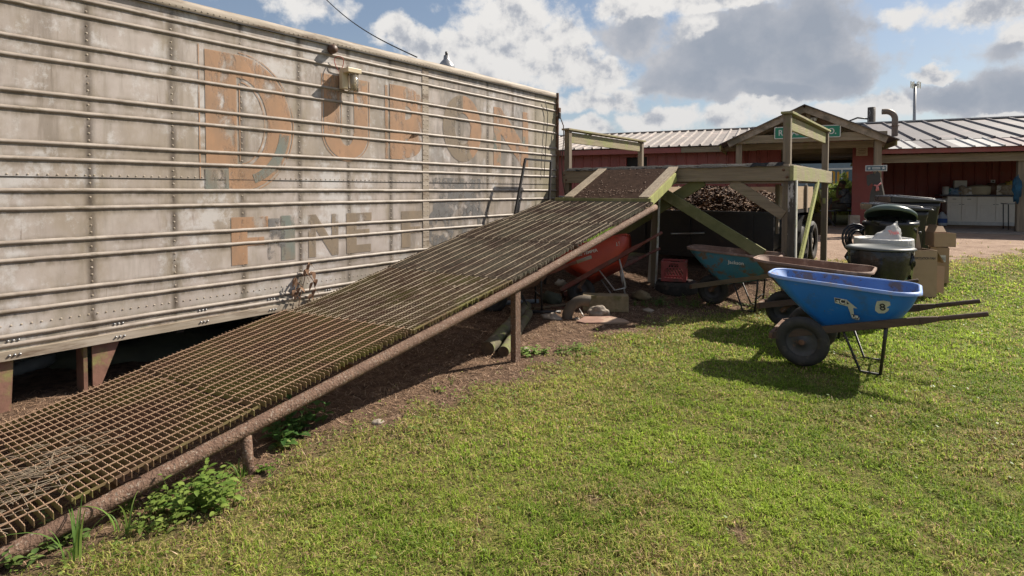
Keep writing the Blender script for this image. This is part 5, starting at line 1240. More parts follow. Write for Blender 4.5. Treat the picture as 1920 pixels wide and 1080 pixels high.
    item('bottle', 'small dark glass bottle with white label right of the pot', 'bottle', 1851, 'green_glass', lambda m: m.lathe([(0, 0), (.05, 0), (.05, .17), (.02, .23), (.02, .30), (0, .30)], 14))
    item('brown_jar', 'dark brown jug below the wall outlet', 'jug', 1861, 'brown_lamp', lambda m: m.lathe([(0, 0), (.13, 0), (.14, .28), (.09, .34), (0, .35)], 16))
    item('white_tub', 'upper white tub of two stacked right of the brown jug', 'tub', 1872, 'star_white', lambda m: m.lathe([(0, .135), (.11, .135), (.12, .25), (.125, .26), (0, .265)], 18))
    item('white_tub', 'lower white tub of two stacked right of the brown jug', 'tub', 1872, 'cabinet', lambda m: m.lathe([(0, 0), (.11, 0), (.12, .12), (.125, .13), (0, .133)], 18))
    item('potato_sack', 'wide brown and cream sack slumped at the right of the counter', 'sack', 1893, 'bag_mixed', lambda m: m.blob((0, 0, .13), (.36, .16, .19), 12, .5, 12, freq=1.6))
    item('yellow_sack', 'yellow plastic sack on top of the brown sack', 'bag', 1897, 'yellow_bag', lambda m: m.blob((.02, 0, .30), (.17, .10, .09), 14, .7, 10, freq=2))
    c = PN(1861, 342, n+.86); t = bthing('wall_outlet', 'white power outlet on the red wall above the counter', 'outlet', (c.x, 21.86, c.z)); MB().box((0, 0, 0), (.11, .014, .16)).build('cover_plate', 'label_white', t, bevel=.003)
    for z in (-.035, .035): MB().box((0, -.009, z), (.04, .004, .035)).build('socket', 'ink', t)
    MB().box((0, .004, .62), (.03, .025, 1.05)).build('conduit', 'siding_sun', t)
    c = PN(1767, 420, 20.6); t = bthing('water_jug', 'clear water jug with blue label on the floor left of the cabinets', 'jug', (c.x, 20.6, FL)); MB().lathe([(0, 0), (.12, .0), (.13, .03), (.13, .26), (.06, .36), (.04, .40), (0, .405)], 18).build('body', 'jug', t); MB().lathe([(.1315, .08), (.1335, .09), (.1335, .2), (.1315, .21)], 18).build('paper_label', 'jug_label', t)
    c = PN(1758, 420, 20.6); t = bthing('floor_can', 'dark can with pale top standing left of the water jug', 'can', (c.x, 20.6, FL)); MB().lathe([(0, 0), (.07, 0), (.07, .3), (.05, .33), (0, .34)], 14).build('body', 'brown_lamp', t); MB().lathe([(.071, .2), (.073, .2), (.073, .31), (.071, .31)], 14).build('label', 'star_white', t)
    # blue jacket hung on the right porch post, dark shelf by it
    c = PN(1910, 352, 18.0); t = bthing('blue_jacket', 'bright blue and black jacket hanging on the right porch post', 'jacket', (c.x, 18.1, c.z)); mat('blue_cloth', (.012, .10, .19), (.01, .03, .05), 6, rough=.8); MB().blob((0, 0, -.05), (.08, .07, .30), 4, .6, 12, freq=2).build('cloth', 'blue_cloth', t)
    c = PN(1908, 382, 19.0); t = bthing('side_table', 'grey topped small folding table by the right porch post', 'table', (c.x+.15, 19.2, FL)); MB().box((0, 0, c.z-FL), (.75, .45, .03)).build('table_top', 'grey_metal', t, bevel=.004)
    for x, y in ((-.33, -.18), (.33, -.18), (-.33, .18), (.33, .18)): MB().tube([(x, y, c.z-FL-.015), (x*.96, y, 0)], .013, 6).build('leg', 'black_steel', t)
    m = MB(); 
counter()
# ---------------------------------------------------------------- ground
LAWN = np.array([(-2.9, 1.2), (-1.98, 2.22), (-1.36, 2.66), (-1.02, 3.14), (-.40, 3.86), (.17, 4.57), (1.05, 5.7), (1.95, 6.75), (3.2, 7.35), (3.9, 8.3), (4.2, 9.2), (4.9, 9.9), (5.6, 9.75), (7.4, 9.6), (8.3, 10.3), (9.7, 10.9), (14, 11.8), (40, 14), (40, -9), (-2.9, -9)])
LAWN2 = np.array([(-8, 10.5), (3.4, 10.6), (3.0, 15.6), (-8, 16.5)])
def poly_sd(P_, poly):                        # signed distance, positive inside
    x, y = P_[:, 0], P_[:, 1]; inside = np.zeros(len(P_), bool); d = np.full(len(P_), 1e9)
    n = len(poly)
    for i in range(n):
        (x0, y0), (x1, y1) = poly[i], poly[(i+1) % n]
        c = ((y0 > y) != (y1 > y)) & (x < (x1-x0)*(y-y0)/(y1-y0+1e-12)+x0); inside ^= c
        dx, dy = x1-x0, y1-y0; t = np.clip(((x-x0)*dx+(y-y0)*dy)/(dx*dx+dy*dy), 0, 1)
        d = np.minimum(d, np.hypot(x-x0-t*dx, y-y0-t*dy))
    return np.where(inside, d, -d)
_tab = np.random.default_rng(3).random((256, 256))
def vnoise(x, y, f, o=0):
    x = x*f+o*17.3+900; y = y*f+o*5.7+900; xi = np.floor(x).astype(int); yi = np.floor(y).astype(int); u = x-xi; v = y-yi; u = u*u*(3-2*u); v = v*v*(3-2*v)
    g = lambda a, b: _tab[a % 256, b % 256]
    return (g(xi, yi)*(1-u)+g(xi+1, yi)*u)*(1-v)+(g(xi, yi+1)*(1-u)+g(xi+1, yi+1)*u)*v
def fb(x, y, f, o=0, k=4): return sum(vnoise(x, y, f*2**i, o+i)*.5**i for i in range(k))/sum(.5**i for i in range(k))
def gzv(Y): return np.interp(Y, GT, GV)
GT = np.linspace(-10, 40, 2001); GV = np.array([gz(v) for v in GT])
def relief(X, Y):
    near = np.clip(1-(np.abs(Y-4)-6)/4, 0, 1)
    return near*((fb(X, Y, .7, 2)-.5)*.05+(fb(X, Y, 5, 9, 3)-.5)*.018)
BARE = [(1122, 950, .12), (1600, 672, .16), (1560, 905, .07), (1395, 1010, .09), (900, 1010, .12), (1760, 1000, .06)]
BARE = [(camX, cY_, r) for camX, cY_, r in [((x-960)/F*(1.5*F/(y-357)), 1.5*F/(y-357), r) for x, y, r in BARE]]
def lawnness(X, Y):
    sub_ = sum(np.exp(-(((X-a)/r)**2*.6+((Y-b)/r/1.3)**2))*(.4+fb(X, Y, 12, 5, 2)) for a, b, r in BARE)
    sd = np.maximum(poly_sd(np.stack([X, Y], 1), LAWN), poly_sd(np.stack([X, Y], 1), LAWN2))
    return sd+(fb(X, Y, 1.6, 4)-.5)*1.0+(fb(X, Y, 6, 6, 3)-.5)*.55-sub_*np.clip(1.0+0*X, 0, 1)*(np.maximum(0, poly_sd(np.stack([X, Y], 1), LAWN))+.0)*1.0
def ground():
    def axis(lo, hi, fine_lo, fine_hi, st):
        a = list(np.arange(fine_lo, fine_hi, st)); x = fine_hi; k = st
        while x < hi: a.append(x); k *= 1.16; x += k
        x = fine_lo; k = st; b = []
        while x > lo: k *= 1.16; x -= k; b.append(x)
        return np.array(b[::-1]+a+[hi] if a[-1] < hi else b[::-1]+a)
    xs = axis(-900, 900, -5, 11, .06); ys = axis(-300, 1500, 1, 15, .06)
    X, Y = np.meshgrid(xs, ys, indexing='ij'); Xf, Yf = X.ravel(), Y.ravel()
    Z = gzv(np.clip(Yf, -10, 40))+relief(Xf, Yf)
    ln = lawnness(Xf, Yf); lw = np.clip(ln/.35+.5, 0, 1); lw[(Yf > 17)] = 1; 
    road = np.clip((Yf-9.0)/.8, 0, 1)*np.clip((Xf-3.2)/.8, 0, 1)
    V = np.stack([CY*Xf-SY*Yf, SY*Xf+CY*Yf, Z], 1); nx, ny = len(xs), len(ys)
    i = np.arange(nx-1)[:, None]*ny+np.arange(ny-1)[None, :]; i = i.ravel(); Fq = np.stack([i, i+ny, i+ny+1, i+1], 1)
    m = bpy.data.materials.new('ground'); m.use_nodes = True; MATS['ground'] = m; nt = m.node_tree; L = nt.links; b = nt.nodes['Principled BSDF']
    at = _n(nt, 'ShaderNodeAttribute', attribute_name='Col'); sp = _n(nt, 'ShaderNodeSeparateColor'); L.new(at.outputs['Color'], sp.inputs[0])
    tc = _n(nt, 'ShaderNodeTexCoord')
    def ramp(scale, c1, c2, lo=.35, hi=.65, c3=None):
        n = _n(nt, 'ShaderNodeTexNoise'); n.inputs['Scale'].default_value = scale; n.inputs['Detail'].default_value = 9; n.inputs['Roughness'].default_value = .72; L.new(tc.outputs['Object'], n.inputs['Vector'])
        r = _n(nt, 'ShaderNodeValToRGB'); e = r.color_ramp.elements; e[0].position = lo; e[0].color = col4(c2); e[1].position = hi; e[1].color = col4(c1); L.new(n.outputs['Fac'], r.inputs['Fac']); return r.outputs[0], n
    def mix(f, a, c):
        n = _n(nt, 'ShaderNodeMix', data_type='RGBA'); L.new(f, n.inputs[0]); L.new(a, n.inputs[6]); L.new(c, n.inputs[7]); return n.outputs[2]
    dirt, n1 = ramp(11, (.22, .14, .095), (.055, .034, .023)); roadc, _x = ramp(3.0, (.40, .29, .22), (.24, .165, .12)); gr, _y = ramp(14, (.20, .19, .055), (.07, .07, .02))
    c = mix(sp.outputs[1], dirt, roadc); c = mix(sp.outputs[0], c, gr); L.new(c, b.inputs['Base Color']); b.inputs['Roughness'].default_value = .95; b.inputs['Specular IOR Level'].default_value = .15
    n3 = _n(nt, 'ShaderNodeTexNoise'); n3.inputs['Scale'].default_value = 26; n3.inputs['Detail'].default_value = 8; n3.inputs['Roughness'].default_value = .7; L.new(tc.outputs['Object'], n3.inputs['Vector'])
    bp = _n(nt, 'ShaderNodeBump'); bp.inputs['Strength'].default_value = .9; bp.inputs['Distance'].default_value = .03; L.new(n3.outputs['Fac'], bp.inputs['Height']); L.new(bp.outputs[0], b.inputs['Normal'])
    cols = np.stack([lw, road, lw*0], 1); o = nmesh('ground', V, Fq, 'ground', None, cols); o['kind'] = 'structure'; o['label'] = 'mown lawn, bare dirt under the ramp and a dirt drive'
    me = o.data; me.polygons.foreach_set('use_smooth', np.ones(len(me.polygons), bool))
ground()
def scatter(n, y0, y1, xm=.97):
    Y = np.sqrt(rng.uniform(y0*y0, y1*y1, n)); X = rng.uniform(-1, 1, n)*(Y*xm+.35); return X, Y
def blades(name, X, Y, h, w, lean, cols, mt, label, cat, flat=False):
    n = len(X); a = rng.uniform(0, 2*np.pi, n); z = gzv(Y)+relief(X, Y)
    wx, wy = CY*X-SY*Y, SY*X+CY*Y; b = np.stack([wx, wy, z-.004], 1)
    side = np.stack([np.cos(a), np.sin(a), np.zeros(n)], 1); la = a+np.pi/2+rng.normal(0, .5, n); ld = np.stack([np.cos(la), np.sin(la), np.zeros(n)], 1)
    up = np.array([0, 0, 1.]); w = w[:, None]; h = h[:, None]; lean = lean[:, None]
    mid = b+up*h*.55*(1 if not flat else .3)+ld*h*lean*.35; tip = b+up*h*(1-.45*np.minimum(lean, 1.6))+ld*h*lean
    if flat: mid = b+up*(.006+.01*rng.random((n, 1)))+ld*h*.5; tip = b+up*(.004+.02*rng.random((n, 1)))+ld*h
    V = np.stack([b-side*w*.5, b+side*w*.5, mid+side*w*.42, mid-side*w*.42, tip], 1).reshape(-1, 3)
    o = np.arange(n)[:, None]*5; Fq = np.concatenate([o+np.array([0, 1, 2]), o+np.array([0, 2, 3]), o+np.array([3, 2, 4])], 0)
    cc = np.repeat(cols, 5, 0); k = np.tile(np.array([.8, .8, 1, 1, 1.1]), n)[:, None]; ob = nmesh(name, V, Fq, mt, None, cc*k)
    ob['kind'] = 'stuff'; ob['label'] = label; ob['category'] = cat; return ob
def lawn():
    Xs, Ys, Hs, Ws, Ls = [], [], [], [], []
    for y0, y1, dens, wd, hh in ((1.55, 3.0, 19000, .0042, .036), (3.0, 4.6, 11000, .0058, .038), (4.6, 7.2, 5200, .0085, .040), (7.2, 13.0, 2000, .014, .045)):
        area = (y1*y1-y0*y0)*.97+.7*(y1-y0); X, Y = scatter(int(area*dens), y0, y1)
        ln = lawnness(X, Y); pr = np.clip(ln/.45+.35, .004, 1)*(.50+.8*fb(X, Y, 3.5, 11))*np.where(poly_sd(np.stack([X, Y], 1), LAWN) > -1.1, 1, 0); pr = pr*np.clip((fb(X, Y, 13, 91, 3)-.25)*3.2, .50, 1); keep = rng.random(len(X)) < pr; X, Y = X[keep], Y[keep]
        clump = np.clip(fb(X, Y, 13, 91, 3)*1.5-.15+.4*(fb(X, Y, 6, 21, 3)-.5), .1, 1.2); tall = np.clip((fb(X, Y, 1.3, 31)-.35)*1.6, .3, 1.3)
        Xs.append(X); Ys.append(Y); Hs.append(hh*(.45+1.0*clump)*(.65+.5*tall)*rng.uniform(.6, 1.25, len(X))); Ws.append(wd*rng.uniform(.6, 1.35, len(X))); Ls.append(rng.uniform(.15, 1.5, len(X)))
    X, Y, Hh, Ww, Ll = map(np.concatenate, (Xs, Ys, Hs, Ws, Ls)); n = len(X)
    dry = np.clip((fb(X, Y, .9, 41)*.5+fb(X, Y, 3.2, 47)*.5-.46)*4.0, 0, 1)*np.clip(1.15-(X-.5)*.10, .4, 1); dry = np.maximum(dry, np.clip(1.15-lawnness(X, Y)*.9, 0, 1)*.95)
    lush = fb(X, Y, 1.6, 51)
    r = rng.random(n)
    g1 = np.array([.115, .18, .022]); g2 = np.array([.225, .30, .040]); yl = np.array([.31, .31, .085]); st = np.array([.37, .27, .15]); br = np.array([.19, .125, .07])
    c = g1+(g2-g1)*np.clip(lush*2.6-.85+rng.normal(0, .28, n), 0, 1)[:, None]
    pick = r < (.10+.34*dry); c[pick] = yl*(.8+.3*rng.random((pick.sum(), 1)))
    pick = (r > 1-(.05+.36*dry)); c[pick] = st*(.7+.4*rng.random((pick.sum(), 1)))
    pick = (r > 1-(.015+.13*dry)); c[pick] = br
    c *= (.78+.44*rng.random((n, 1)))*1.62*(.66+.68*fb(X, Y, .55, 61, 3)[:, None])*(1+.12*np.clip((X-1)/6, 0, 1))[:, None]; c = np.minimum(c, .85)
    blades('grass', X, Y, Hh, Ww, Ll, c, 'grass_blade', 'mown green and straw-flecked grass of the lawn', 'grass')
    # clover-like leaflets near the dirt edge and in the sward
    X, Y = scatter(60000, 1.7, 8.0); ln = lawnness(X, Y); edge = np.exp(-((ln-.25)/.5)**2); keep = (ln > -.15) & (rng.random(len(X)) < (.10+.8*edge)*np.clip((fb(X, Y, 2.4, 71)-.30)*3, 0, 1)); X, Y = X[keep], Y[keep]; n = len(X)
    z = gzv(Y)+relief(X, Y)+rng.uniform(.012, .045, n); wx, wy = CY*X-SY*Y, SY*X+CY*Y; a = rng.uniform(0, 6.28, n); s = rng.uniform(.006, .013, n)*(.7+Y*.09)
    u = np.stack([np.cos(a), np.sin(a), rng.uniform(-.5, .5, n)], 1)*s[:, None]; v = np.stack([-np.sin(a), np.cos(a), rng.uniform(-.5, .5, n)], 1)*s[:, None]*.7; p = np.stack([wx, wy, z], 1)
    V = np.stack([p-u, p-v*.9+u*.1, p+u, p+v*.9+u*.1], 1).reshape(-1, 3); o = np.arange(n)[:, None]*4; c = np.array([.12, .20, .035])+(np.array([.24, .30, .07])-np.array([.12, .20, .035]))*rng.random((n, 1))
    ob = nmesh('clover', V, o+np.arange(4), 'leaf', None, np.repeat(c, 4, 0)); ob['kind'] = 'stuff'; ob['label'] = 'low broad-leaved ground cover along the lawn edge'; ob['category'] = 'ground cover'
    # second lawn seen under the ramp
    X = rng.uniform(-3, 3, 26000); Y = rng.uniform(10.8, 16, 26000); k = lawnness(X, Y) > 0; X, Y = X[k], Y[k]; n = len(X); c = np.array([.17, .25, .04])*(.7+.7*rng.random((n, 1)))
    blades('far_grass', X, Y, rng.uniform(.05, .12, n), rng.uniform(.012, .02, n), rng.uniform(.2, 1, n), c, 'grass_blade', 'bright grass beyond the trailer end seen under the ramp', 'grass')
lawn()
def straw():
    X, Y = scatter(300000, 1.8, 9.0); ln = lawnness(X, Y); wx, wy = CY*X-SY*Y, SY*X+CY*Y
    pr = np.clip(.60-ln*1.3, .0, 1)*(wx > -5.3)*(wx < 2)*(.25+.9*fb(X, Y, 3, 81))*np.clip(1.3-Y*.05, .3, 1); k = rng.random(len(X)) < pr; X, Y = X[k], Y[k]; n = len(X)
    pal = np.array([(.26, .165, .105), (.38, .25, .165), (.55, .40, .28), (.13, .08, .05), (.08, .05, .035)]); c = pal[rng.choice(5, n, p=[.32, .24, .10, .20, .14])]*(.8+.4*rng.random((n, 1)))
    blades('dead_grass', X, Y, rng.uniform(.02, .13, n), rng.uniform(.0018, .0042, n)*(.6+.16*Y), rng.uniform(1, 2, n), c, 'straw', 'dead brown grass and litter matted on the dirt', 'dead grass', flat=True)
straw()

# ---------------------------------------------------------------- weeds
def leafmesh(m, base, d, L_, w, droop, cols, col):
    d = Vector(d).normalized(); sd = d.cross(Vector((0, 0, 1)));
    if sd.length < .1: sd = Vector((1, 0, 0))
    sd.normalize(); pts = []; n = 5
    for k in range(n+1):
        f = k/n; p = Vector(base)+d*L_*f+Vector((0, 0, -droop*L_*f*f)); ww = w*math.sin(math.pi*min(.06+f*.92, 1))**.8*(1-.25*f)
        pts += [p-sd*ww+Vector((0, 0, ww*.25)), p, p+sd*ww+Vector((0, 0, ww*.25))]
    o = len(m.v); m.add(pts, [(k*3+j, k*3+j+1, k*3+j+4, k*3+j+3) for k in range(n) for j in range(2)], 0, True)
    cols += [col]*len(pts)
def weed(label, px, py, height, nst, spread, leaf=(.05, .018), name='leafy_weed', group='leafy weeds along the ramp', dens=7, cat='weed', col=((.07, .15, .025), (.19, .27, .05)), seed=0):
    rs = random.Random(seed or int(px*7+py)); p0 = PG(px, py); m = MB(); cols = []; st = MB()
    for i in range(nst):
        a = rs.uniform(0, 6.28); r = spread*rs.random()**.6; b = Vector((r*math.cos(a), r*math.sin(a), 0)); h = height*rs.uniform(.45, 1.05); ln = Vector((rs.uniform(-.4, .4), rs.uniform(-.4, .4), 1)).normalized()
        pts = [b+ln*h*k/4+Vector((0, 0, -.02*h*(k/4)**2)) for k in range(5)]; st.tube(pts, [.0028, .0025, .002, .0016, .001], 5)
        for k in range(dens):
            f = .18+.82*k/max(dens-1, 1); q = b+ln*h*f; aa = k*2.4+rs.uniform(-.4, .4)+i; sc = rs.uniform(.6, 1.15)*(1.15-.5*f)
            t_ = rs.random(); c = tuple(col[0][j]+(col[1][j]-col[0][j])*t_ for j in range(3))
            leafmesh(m, q, (math.cos(aa), math.sin(aa), rs.uniform(.1, .6)), leaf[0]*sc, leaf[1]*sc, rs.uniform(.1, .5), cols, c)
    Fq = np.array(m.f); o = nmesh(name, np.array([tuple(v) for v in m.v]), Fq, 'leaf', None, np.array(cols)); o.location = p0
    s = st.build('stem', 'leaf', o); ca = s.data.color_attributes.new('Col', 'FLOAT_COLOR', 'POINT'); ca.data.foreach_set('color', np.tile(np.array([.16, .20, .05, 1.]), len(s.data.vertices)))
    tag(o, label, cat, group); return o
weed('bushy bright green weed clump sprouting in front of the lower ramp pipe', 372, 955, .17, 30, .17, (.060, .020), col=((.11, .20, .035), (.28, .36, .085)))
weed('low spreading weed patch left of the bushy clump at the lawn edge', 300, 975, .10, 24, .20, (.045, .016), col=((.13, .20, .04), (.28, .34, .09)))
weed('dark leafy weed growing in the ramp shade behind the slanted leg', 562, 812, .22, 12, .15, (.085, .030), col=((.05, .12, .03), (.10, .19, .05)))
weed('smaller dark leafy weed just left of the larger shaded one', 515, 842, .13, 8, .10, (.075, .028), col=((.05, .12, .03), (.11, .20, .05)))
weed('pale two-leaved seedling in sun beside the shaded leafy weeds', 523, 850, .07, 3, .05, (.05, .022), dens=4, col=((.25, .32, .10), (.32, .36, .14)))
weed('small round-leaved weed right of the slanted ramp leg', 499, 890, .05, 6, .05, (.035, .016), dens=4)
weed('small weed alone on the dirt above the lawn edge', 822, 738, .05, 5, .05, (.04, .012), dens=4, col=((.2, .28, .06), (.3, .36, .1)))
weed('flat leafy weed in front of the upright ramp leg', 1000, 668, .08, 12, .13, (.055, .022), col=((.18, .28, .06), (.28, .38, .12)))
weed('leafy weed patch right of the upright ramp leg toward the lawn', 1080, 665, .08, 18, .22, (.045, .018), col=((.14, .23, .05), (.24, .33, .09)))
weed('weed tuft at the foot of the centre platform post', 1240, 575, .15, 14, .22, (.07, .014), col=((.06, .14, .03), (.12, .22, .05)))
weed('weed tuft in front of the tyre and crate', 1295, 575, .12, 16, .25, (.06, .014), col=((.08, .17, .03), (.18, .28, .06)))
weed('little weed by the leg of the tipped red wheelbarrow', 1200, 575, .09, 7, .10, (.05, .014))
weed('weed below the frayed lower ramp edge at the photo corner', 70, 1035, .10, 9, .14, (.05, .018), col=((.10, .17, .05), (.2, .27, .08)))
def tuft(label, px, py, h, n, sp, seed):
    rs = random.Random(seed); p0 = PG(px, py); V = []; Fq = []; C_ = []
    for i in range(n):
        a = rs.uniform(0, 6.28); b = Vector((sp*rs.random()*math.cos(a), sp*rs.random()*math.sin(a), 0)); d = Vector((math.cos(a), math.sin(a), 0)); s = Vector((-d.y, d.x, 0)); hh = h*rs.uniform(.5, 1.1); bend = rs.uniform(.2, .9); w = .0045*rs.uniform(.7, 1.3); o = len(V); c = rs.choice([(.16, .26, .05), (.24, .33, .08), (.11, .2, .04)])
        for k in range(8):
            f = k/7; p = b+Vector((0, 0, hh*(f-.55*bend*f**3)))+d*hh*bend*f*f; ww = w*(1-f)**.6+.0003; V += [p-s*ww, p+s*ww]; C_ += [c, c]
        Fq += [(o+2*k, o+2*k+1, o+2*k+3, o+2*k+2) for k in range(7)]
    ob = nmesh('grass_tuft', V, Fq, 'leaf', None, C_); ob.location = p0; tag(ob, label, 'grass tuft', 'tall grass tufts at the ramp edge')
tuft('tall arching grass tuft sprouting by the lower end of the ramp pipe', 128, 1060, .26, 12, .05, 3)
tuft('thin long grass blades leaning over the weeds right of the tall tuft', 225, 1010, .20, 8, .06, 5)
tuft('curling grass blades just left of the slanted ramp leg', 445, 905, .13, 10, .05, 7)
tuft('upright grass blades on the dirt between slanted and upright ramp legs', 845, 725, .10, 5, .02, 8)
tuft('fresh grass blades in front of the crate', 1316, 560, .14, 7, .05, 12)
# dead hay caught on the lower grating, dried vine on the trailer wall
m = MB(); rs = random.Random(4)
for k in range(150):
    s = rs.gauss(.62, .22); x = RR-.42+rs.gauss(0, .16)-(s-.6)*.25; a = rs.gauss(1.0, .5); L_ = rs.uniform(.05, .32); z = rz_(s, .8)+.018
    p = [Vector((x+L_*(f-.5)*math.sin(a)*.6+.01*rs.random(), s+L_*(f-.5)*math.cos(a), z+lin(KR, s+L_*(f-.5)*math.cos(a))-lin(KR, s)+.015*math.sin(3*f)*rs.random())) for f in (0, .33, .66, 1)]
    m.tube(p, .0016, 3, caps=False)
o = m.build('dry_hay', 'board_grey'); o['kind'] = 'stuff'; o['label'] = 'dry hay stalks caught on the lower ramp grating'; o['category'] = 'hay'
t = thing('dried_vine', 'dried brown vine with curled leaves clinging to the trailer bottom above the ramp', 'vine', PT(563, 590, TX+.05))
m = MB(); rs = random.Random(9)
b0 = t.location
for pts in ([(555, 592), (560, 560), (568, 530), (573, 505), (578, 492)], [(566, 540), (556, 530), (552, 520)], [(572, 510), (585, 525), (590, 545), (583, 552)], [(560, 560), (550, 550), (552, 540)]):
    m.tube([PT(x, y, TX+.05+.02*rs.random())-b0 for x, y in pts], .004, 5)
m.build('stem', 'dry_vine', t)
m = MB(); cols = []
for (x, y) in [(578, 495), (574, 505), (552, 522), (551, 545), (556, 549), (584, 530), (588, 544), (582, 552), (592, 524), (570, 516), (560, 540), (586, 510), (575, 590), (562, 596)]:
    for q in range(2): leafmesh(m, PT(x, y, TX+.06)-b0, (rs.uniform(.1, .6), rs.uniform(-1, 1), rs.uniform(-1, .3)), .055, .022, .8, cols, (1, 1, 1))
m.build('leaf', 'dry_vine', t)
# ---------------------------------------------------------------- person in the passage
mat('skin', (.30, .17, .12), (.24, .13, .09), 9, rough=.55); mat('hair', (.07, .06, .055), (.14, .13, .12), 40, rough=.8); mat('shirt', (.34, .38, .42), (.10, .13, .16), 14, rough=.9, dirt=(.55, .52, .45), dscale=11, dlo=.55, dhi=.6)
mat('shorts', (.22, .19, .15), (.13, .12, .10), 16, rough=.9); mat('shoe', (.06, .055, .05), None, 8); mat('eye', (.03, .02, .02), None, 5, rough=.2)
def remeshed(m, name, mt, parent, vox):
    o = m.build(name, mt, parent); r = o.modifiers.new('remesh', 'REMESH'); r.mode = 'VOXEL'; r.voxel_size = vox; r.use_smooth_shade = True
    s = o.modifiers.new('smooth', 'SMOOTH'); s.iterations = 3; s.factor = .5; return o
def person():
    c = PN(1585, 395, 20.4); t = bthing('person', 'seated person in a patterned short-sleeved shirt and shorts, hand raised to the mouth', 'person', (c.x, 20.4, FL))
    t.rotation_euler = (0, 0, BR+R(180))
    m = MB(); S = lambda pts, rr, n=14: m.tube(pts, rr, n)
    S([(0, 0, .50), (-.02, 0, .60), (-.01, 0, .75), (.02, 0, .90), (.04, 0, 1.02), (.05, 0, 1.08)], [.13, .15, .145, .15, .12, .06], 18)
    S([(.05, 0, 1.05), (.07, 0, 1.12), (.085, 0, 1.17)], [.055, .05, .052])
    m.blob((.095, 0, 1.225), (.098, .076, .112), 1, .0, 12); m.blob((.155, 0, 1.18), (.035, .045, .04), 1, 0, 8)           # skull, jaw
    m.add([(.186, -.014, 1.215), (.186, .014, 1.215), (.212, 0, 1.205), (.186, 0, 1.245), (.18, 0, 1.2)], [(0, 2, 3), (2, 1, 3), (0, 4, 2), (4, 1, 2), (0, 3, 1, 4)])
    for s in (-1, 1): m.blob((.085, s*.078, 1.215), (.018, .010, .028), 2, 0, 6)
    def arm(pts, rr): S(pts, rr, 12)
    def hand(w, d, up):
        w, d, up = Vector(w), Vector(d).normalized(), Vector(up).normalized(); sd = d.cross(up).normalized()
        m.tube([w, w+d*.045, w+d*.085], [.026, .036, .032], 10, flat=.55)
        for k, (o, L_) in enumerate(((-.028, .062), (-.010, .072), (.010, .068), (.027, .052))):
            b = w+d*.08+sd*o; m.tube([b, b+d*L_*.5, b+d*L_*.85-up*.02, b+d*L_*.9-up*.04], [.0085, .008, .0075, .006], 6)
        b = w+d*.03-sd*.03; m.tube([b, b-sd*.025+d*.02, b-sd*.03+d*.05], [.011, .010, .007], 6)
    # far arm raised to the mouth, near arm resting on the lap
    arm([(.03, .17, 1.02), (.12, .19, .88), (.22, .16, .80)], [.055, .048, .042]); arm([(.22, .16, .80), (.235, .10, .95), (.22, .05, 1.08)], [.042, .036, .026]); hand((.22, .05, 1.08), (-.15, -.3, 1), (1, 0, .1))
    arm([(.03, -.19, 1.02), (.02, -.23, .88), (.05, -.24, .76)], [.055, .048, .042]); arm([(.05, -.24, .76), (.17, -.20, .70), (.30, -.15, .67)], [.042, .035, .026]); hand((.30, -.15, .67), (1, .2, -.1), (0, 0, 1))
    for s in (-1, 1):
        S([(0, s*.09, .52), (.2, s*.11, .545), (.42, s*.12, .53)], [.095, .085, .062]); S([(.42, s*.12, .53), (.45, s*.12, .40), (.41, s*.12, .22), (.40, s*.12, .08)], [.06, .052, .05, .036])
    remeshed(m, 'body', 'skin', t, .0085)
    m = MB(); m.tube([(0, 0, .54), (-.02, 0, .62), (-.01, 0, .77), (.02, 0, .92), (.04, 0, 1.03), (.05, 0, 1.07)], [.155, .17, .165, .17, .14, .075], 20)
    m.tube([(.03, .13, 1.02), (.06, .19, .98), (.13, .195, .88)], [.08, .075, .066], 14); m.tube([(.03, -.13, 1.02), (.03, -.20, .98), (.02, -.235, .87)], [.08, .075, .066], 14); remeshed(m, 'shirt', 'shirt', t, .014)
    m = MB(); m.tube([(-.05, 0, .53), (.06, 0, .53)], [.14, .15], 14)
    for s in (-1, 1): m.tube([(0, s*.09, .525), (.2, s*.11, .55), (.38, s*.12, .54)], [.115, .105, .092], 16)
    remeshed(m, 'shorts', 'shorts', t, .014)
    for s in (-1, 1): m = MB(); m.blob((.46, s*.12, .045), (.14, .05, .05), 2, .1, 10); m.build('shoe', 'shoe', t)
    m = MB(); m.grid(lambda u, v: (.083+.104*math.cos(2*math.pi*u)*math.sin(v*1.75)-.012*(v > .8), .083*math.sin(2*math.pi*u)*math.sin(v*1.75), 1.232+.112*math.cos(v*1.75)-(.0 if math.cos(2*math.pi*u) < .2 else -.03*(v))), 26, 12); m.build('hair', 'hair', t)
    for s in (-1, 1): MB().blob((.178, s*.030, 1.232), (.011, .013, .009), 1, 0, 6).build('eye', 'eye', t)
    MB().box((.186, 0, 1.175), (.012, .045, .007)).build('mouth', 'handle_wood', t)
    ch = bthing('patio_chair', 'black patio chair carrying the seated person', 'chair', (c.x, 20.4, FL), 'chairs in the passage'); ch.rotation_euler = (0, 0, BR+R(180))
    m = MB(); m.box((.08, 0, .405), (.50, .50, .035)); m.build('seat', 'black_steel', ch, bevel=.01)
    m = MB(); m.beam((-.20, 0, .42), (-.30, 0, .93), .48, .025, (0, 1, 0)) if False else m.beam((-.20, 0, .42), (-.30, 0, .93), .46, .03, (-1, 0, 0)); m.build('backrest', 'black_steel', ch, bevel=.01)
    for x in (-.15, .28):
        for y in (-.22, .22): MB().beam((x, y, 0), (x*.95, y, .40), .03, .03).build('leg', 'black_steel', ch)
    for y in (-.27, .27): MB().beam((-.22, y, .64), (.26, y, .64), .045, .025).build('armrest', 'black_steel', ch, bevel=.006)
person()
